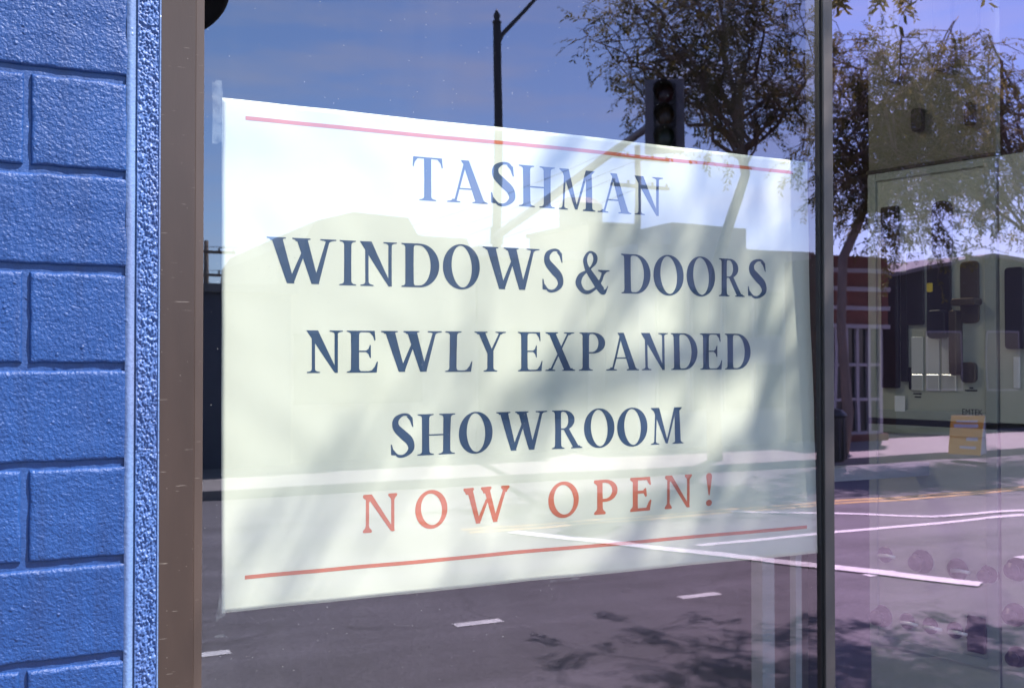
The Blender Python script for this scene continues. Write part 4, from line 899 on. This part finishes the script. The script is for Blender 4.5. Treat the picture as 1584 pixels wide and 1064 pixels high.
# slate garage
d = 16.4; a = street(150, 437, d); b = street(452, 430, d); s0 = b.x
gar = empty('garage_building', (a.x / 2 + b.x / 2, -d - 4, -0.012), 0, 'low slate coloured garage with flat roof at the corner', 'building')
box('wall', (-8, -d - 8, -0.012), (s0, -d, a.z - 0.12), M['slate'], gar)
box('roof_edge', (-8.1, -d - 8.1, a.z - 0.119), (s0 + 0.1, -d + 0.12, a.z + 0.03), M['roof_grey'], gar)
box('garage_door', (s0 - 5.2, -d + 0.001, 0), (s0 - 2.4, -d + 0.06, 2.4), M['grey_metal'], gar)
box('base_band', (-7.9, -d + 0.001, 0), (s0 - 5.4, -d + 0.09, 0.55), M['black_metal'], gar)
# tan stepped building
d = 17.0; prof = [(430, 640), (430, 412), (470, 408), (474, 368), (490, 342), (545, 328), (632, 336), (648, 364), (722, 369), (736, 404), (736, 640)]
P = [street(px, py, d) for px, py in prof]; P[0].z = -0.012; P[-1].z = -0.012
tb = empty('tan_building', (P[4].x, -d - 4, -0.012), 0, 'tan stucco building with stepped sloping roofline beyond the garage', 'building')
MB().prism([(p.x, p.z) for p in P], 8.0, Matrix(((1, 0, 0, 0), (0, 0, -1, -d), (0, 1, 0, 0), (0, 0, 0, 1)))).build('wall', M['tan'], tb)
for px in (500, 555, 610): p = street(px, 400, d); win_part(tb, p.x - 0.55, p.x + 0.55, 1.2, 2.5, -d)
# low cream row
d = 17.2; a = street(738, 415, d); b = street(908, 405, d)
lr = empty('low_shop_row', (a.x / 2 + b.x / 2, -d - 3, -0.012), 0, 'low cream shop row with flat parapet between the tan and white buildings', 'building')
box('wall', (a.x, -d - 6, -0.012), (b.x, -d, b.z), M['cream'], lr); box('cornice', (a.x - 0.05, -d - 6.1, b.z), (b.x + 0.05, -d + 0.15, b.z + 0.2), M['shop_trim'], lr)
for k in range(3):
    x = a.x + (b.x - a.x) * (0.2 + 0.3 * k); win_part(lr, x - 0.5, x + 0.5, 0.8, 2.6, -d)
# stair tower
d = 18.8; a = street(911, 348, d); b = street(985, 348, d)
st_ = empty('stair_tower', (a.x / 2 + b.x / 2, -d - 2, -0.012), 0, 'boxy beige tower with a vent drum on top beside the white building', 'tower')
box('shaft', (a.x, -d - 3, -0.012), (b.x, -d, a.z), M['tan'], st_)
box('coping', (a.x - 0.06, -d - 3.06, a.z), (b.x + 0.06, -d + 0.06, a.z + 0.1), M['roof_grey'], st_)
MB().lathe([(0.5, 0), (0.55, 0.1), (0.55, 0.7), (0.4, 0.85)], 18, Matrix.Translation(((a.x + b.x) / 2, -d - 1.5, a.z))).build('vent_drum', M['grey_metal'], st_)
# white building
d = 17.4; a = street(987, 376, d); b = street(1258, 372, d); c_ = street(1052, 366, d)
wb_ = empty('white_building', (a.x / 2 + b.x / 2, -d - 4, -0.012), 0, 'white two storey building with ribbon windows behind the leafy street tree', 'building')
box('wall', (a.x, -d - 8, -0.012), (b.x, -d, a.z), M['white_wall'], wb_)
box('roof_box', (c_.x, -d - 5, a.z), (c_.x + 2.2, -d - 0.4, c_.z + 0.35), M['white_wall'], wb_)
for zz in (0.9, 2.6):
    for k in range(5): x = a.x + (b.x - a.x) * (0.1 + 0.185 * k); win_part(wb_, x, x + (b.x - a.x) * 0.14, zz, zz + 1.0, -d)
# red brown shopfront
d = FAR_WALK + 0.15; a = street(1262, 395, d); b = street(1374, 408, d); z_r = street(1330, 398, d).z
rb = empty('shopfront_building', (a.x / 2 + b.x / 2, -d - 5, 0.14), 0, 'red brown shopfront with white bands and white mullioned windows', 'building')
box('wall', (a.x, -d - 10, 0.14), (b.x, -d - 0.2, z_r - 0.1), M['redbrown'], rb)
zf = street(1330, 505, d).z
box('fascia', (a.x, -d - 0.199, zf), (b.x, -d, z_r), M['redbrown'], rb)
for py in (420, 447, 476, 505):
    zz = street(1330, py, d).z; box('white_band', (a.x - 0.02, -d + 0.001, zz - 0.05), (b.x + 0.02, -d + 0.06, zz + 0.05), M['shop_trim'], rb)
gp = box('shop_glass', (a.x + 0.2, -d - 0.15, 0.3), (b.x - 0.2, -d - 0.1, zf - 0.001), M['dark_glass'], rb)
nm = 5
for k in range(nm + 1):
    x = a.x + 0.2 + (b.x - a.x - 0.4) * k / nm; box('window_post', (x - 0.045, -d - 0.098, 0.3), (x + 0.045, -d - 0.02, zf - 0.001), M['shop_trim'], rb)
for zz in (0.3, 1.05, 1.85): box('window_rail', (a.x + 0.2, -d - 0.097, zz), (b.x - 0.2, -d - 0.03, zz + 0.07), M['shop_trim'], rb)
box('stall_riser', (a.x, -d - 0.16, 0.14), (b.x, -d, 0.299), M['redbrown'], rb)
# gabled building, its deep shade put into a near-black wall colour
d = 19.5; A_ = street(1385, 428, d); T_ = street(1526, 399, d); E_2 = street(1740, 436, d)
gb = empty('gabled_building', (T_.x, -d - 5, 0.14), 0, 'building with a shallow gable roof next to the shopfront, deep shade put into its wall colour', 'building')
pol = [(A_.x, 0.13), (A_.x, A_.z), (T_.x, T_.z), (E_2.x, E_2.z), (E_2.x, 0.13)]
MB().prism(pol, 9.0, Matrix(((1, 0, 0, 0), (0, 0, -1, -d), (0, 1, 0, 0), (0, 0, 0, 1)))).build('wall', M['shaded_wall'], gb)
for (u, v) in ((A_, T_), (T_, E_2)):
    MB().add([(u.x, -d + 0.2, u.z + 0.005), (v.x, -d + 0.2, v.z + 0.005), (v.x, -d - 9.2, v.z + 0.005), (u.x, -d - 9.2, u.z + 0.005), (u.x, -d + 0.2, u.z + 0.12), (v.x, -d + 0.2, v.z + 0.12), (v.x, -d - 9.2, v.z + 0.12), (u.x, -d - 9.2, u.z + 0.12)],
             [(0, 1, 2, 3), (7, 6, 5, 4), (0, 4, 5, 1), (1, 5, 6, 2), (2, 6, 7, 3), (3, 7, 4, 0)]).build('roof', M['roof_grey'], gb)
for k in range(3): x = A_.x + 1.2 + k * 2.4; win_part(gb, x, x + 1.3, 1.2, 2.8, -d)
# utility poles and wires
def upole(px, py_top, d, label):
    t = street(px, py_top, d); r = empty('utility_pole', (t.x, -d, -0.012), 0, label, 'pole')
    MB().tube([(t.x, -d, -0.012), (t.x, -d, t.z)], [0.16, 0.1], 10).build('post', M['bark'], r, smooth=True)
    arms = []
    for k, dz in enumerate((0.5, 1.5)):
        box('cross_arm', (t.x - 1.2, -d + 0.1, t.z - dz - 0.06), (t.x + 1.2, -d + 0.2, t.z - dz + 0.06), M['bark'], r)
        for i in (-1.1, -0.5, 0.5, 1.1):
            MB().lathe([(0.03, 0), (0.05, 0.05), (0.05, 0.1), (0.02, 0.14)], 8, Matrix.Translation((t.x + i, -d + 0.15, t.z - dz + 0.06))).build('insulator', M['grey_metal'], r)
            arms.append(Vector((t.x + i, -d + 0.15, t.z - dz + 0.19)))
    return arms
A1 = upole(986, 225, 30.0, 'wooden utility pole with two cross arms behind the stair tower')
A2 = upole(318, 372, 44.0, 'wooden utility pole with cross arms behind the slate garage')
for i, (p, q_) in enumerate(zip(A1, A2)):
    if i % 2: continue
    pts = [p.lerp(q_, t / 14) + Vector((0, 0, -1.2 * math.sin(math.pi * t / 14))) for t in range(15)]
    MB().tube(pts, 0.012, 5).build('overhead_wire', M['black_metal'], label='black overhead wire strung between the two utility poles', cat='wire', group='wires between the utility poles')
# far pavement things: orange A-board, dark bin
sb = street_ground(1497, 701, 0.14); kx = 1.0
ab = empty('sandwich_board', sb, R(66), 'orange sandwich board with white printed bars on the far pavement', 'sign')
hh = 0.80; ww = 0.62; 
def leafb(s, mat):
    mm = Matrix.Rotation(s * R(15), 4, 'X')
    return mm
for s, mt_ in ((1, 'orange_sign'), (-1, 'grey_board')):
    tilt = Matrix.Translation((0, s * 0.20, 0)) @ Matrix.Rotation(s * R(14), 4, 'X')
    pn = MB().box((-ww / 2, -0.012, 0), (ww / 2, 0.012, hh), tilt).build('board', M[mt_], ab, bevel=0.006, world=False)
    if s == 1:
        for (x0, x1, z0, z1) in ((-0.2, 0.2, 0.66, 0.7), (-0.24, 0.22, 0.55, 0.62), (0.02, 0.24, 0.28, 0.35), (-0.1, 0.22, 0.12, 0.17)):
            MB().box((x0, 0.0125, z0), (x1, 0.0145, z1), tilt).build('printed_bar', M['white_trim'], pn, world=False)
for sx_ in (-1, 1):
    MB().add([(sx_ * 0.3, 0.2, 0.02), (sx_ * 0.3, -0.2, 0.02), (sx_ * 0.3, -0.01, 0.76), (sx_ * 0.3, 0.01, 0.76), (sx_ * 0.28, 0.2, 0.02), (sx_ * 0.28, -0.2, 0.02), (sx_ * 0.28, -0.01, 0.76), (sx_ * 0.28, 0.01, 0.76)],
             [(0, 1, 2, 3), (7, 6, 5, 4), (0, 4, 5, 1), (1, 5, 6, 2), (2, 6, 7, 3), (3, 7, 4, 0)]).build('side_gusset', M['grey_board'], ab, world=False)
tbp = street_ground(1287, 712, 0.14)
bn_ = empty('litter_bin', tbp, 0, 'dark slatted litter bin beside the slanting street tree', 'bin')
MB().lathe([(0.22, 0.0), (0.24, 0.05), (0.26, 0.8), (0.25, 0.82), (0.2, 0.82)], 18, Matrix.Translation(tbp)).build('drum', M['black_metal'], bn_)
MB().lathe([(0.28, 0.8205), (0.28, 0.86), (0.2, 0.94), (0.08, 0.97)], 18, Matrix.Translation(tbp)).build('lid', M['black_metal'], bn_, smooth=True)
for k in range(14):
    a = 2 * math.pi * k / 14; MB().box((0.245, -0.02, 0.06), (0.268, 0.02, 0.78), Matrix.Translation(tbp) @ Matrix.Rotation(a, 4, 'Z')).build('slat', M['dark_pole'], bn_)
print('leaves', n1[1], n2[1], n3[1], n4[1], n5[1])
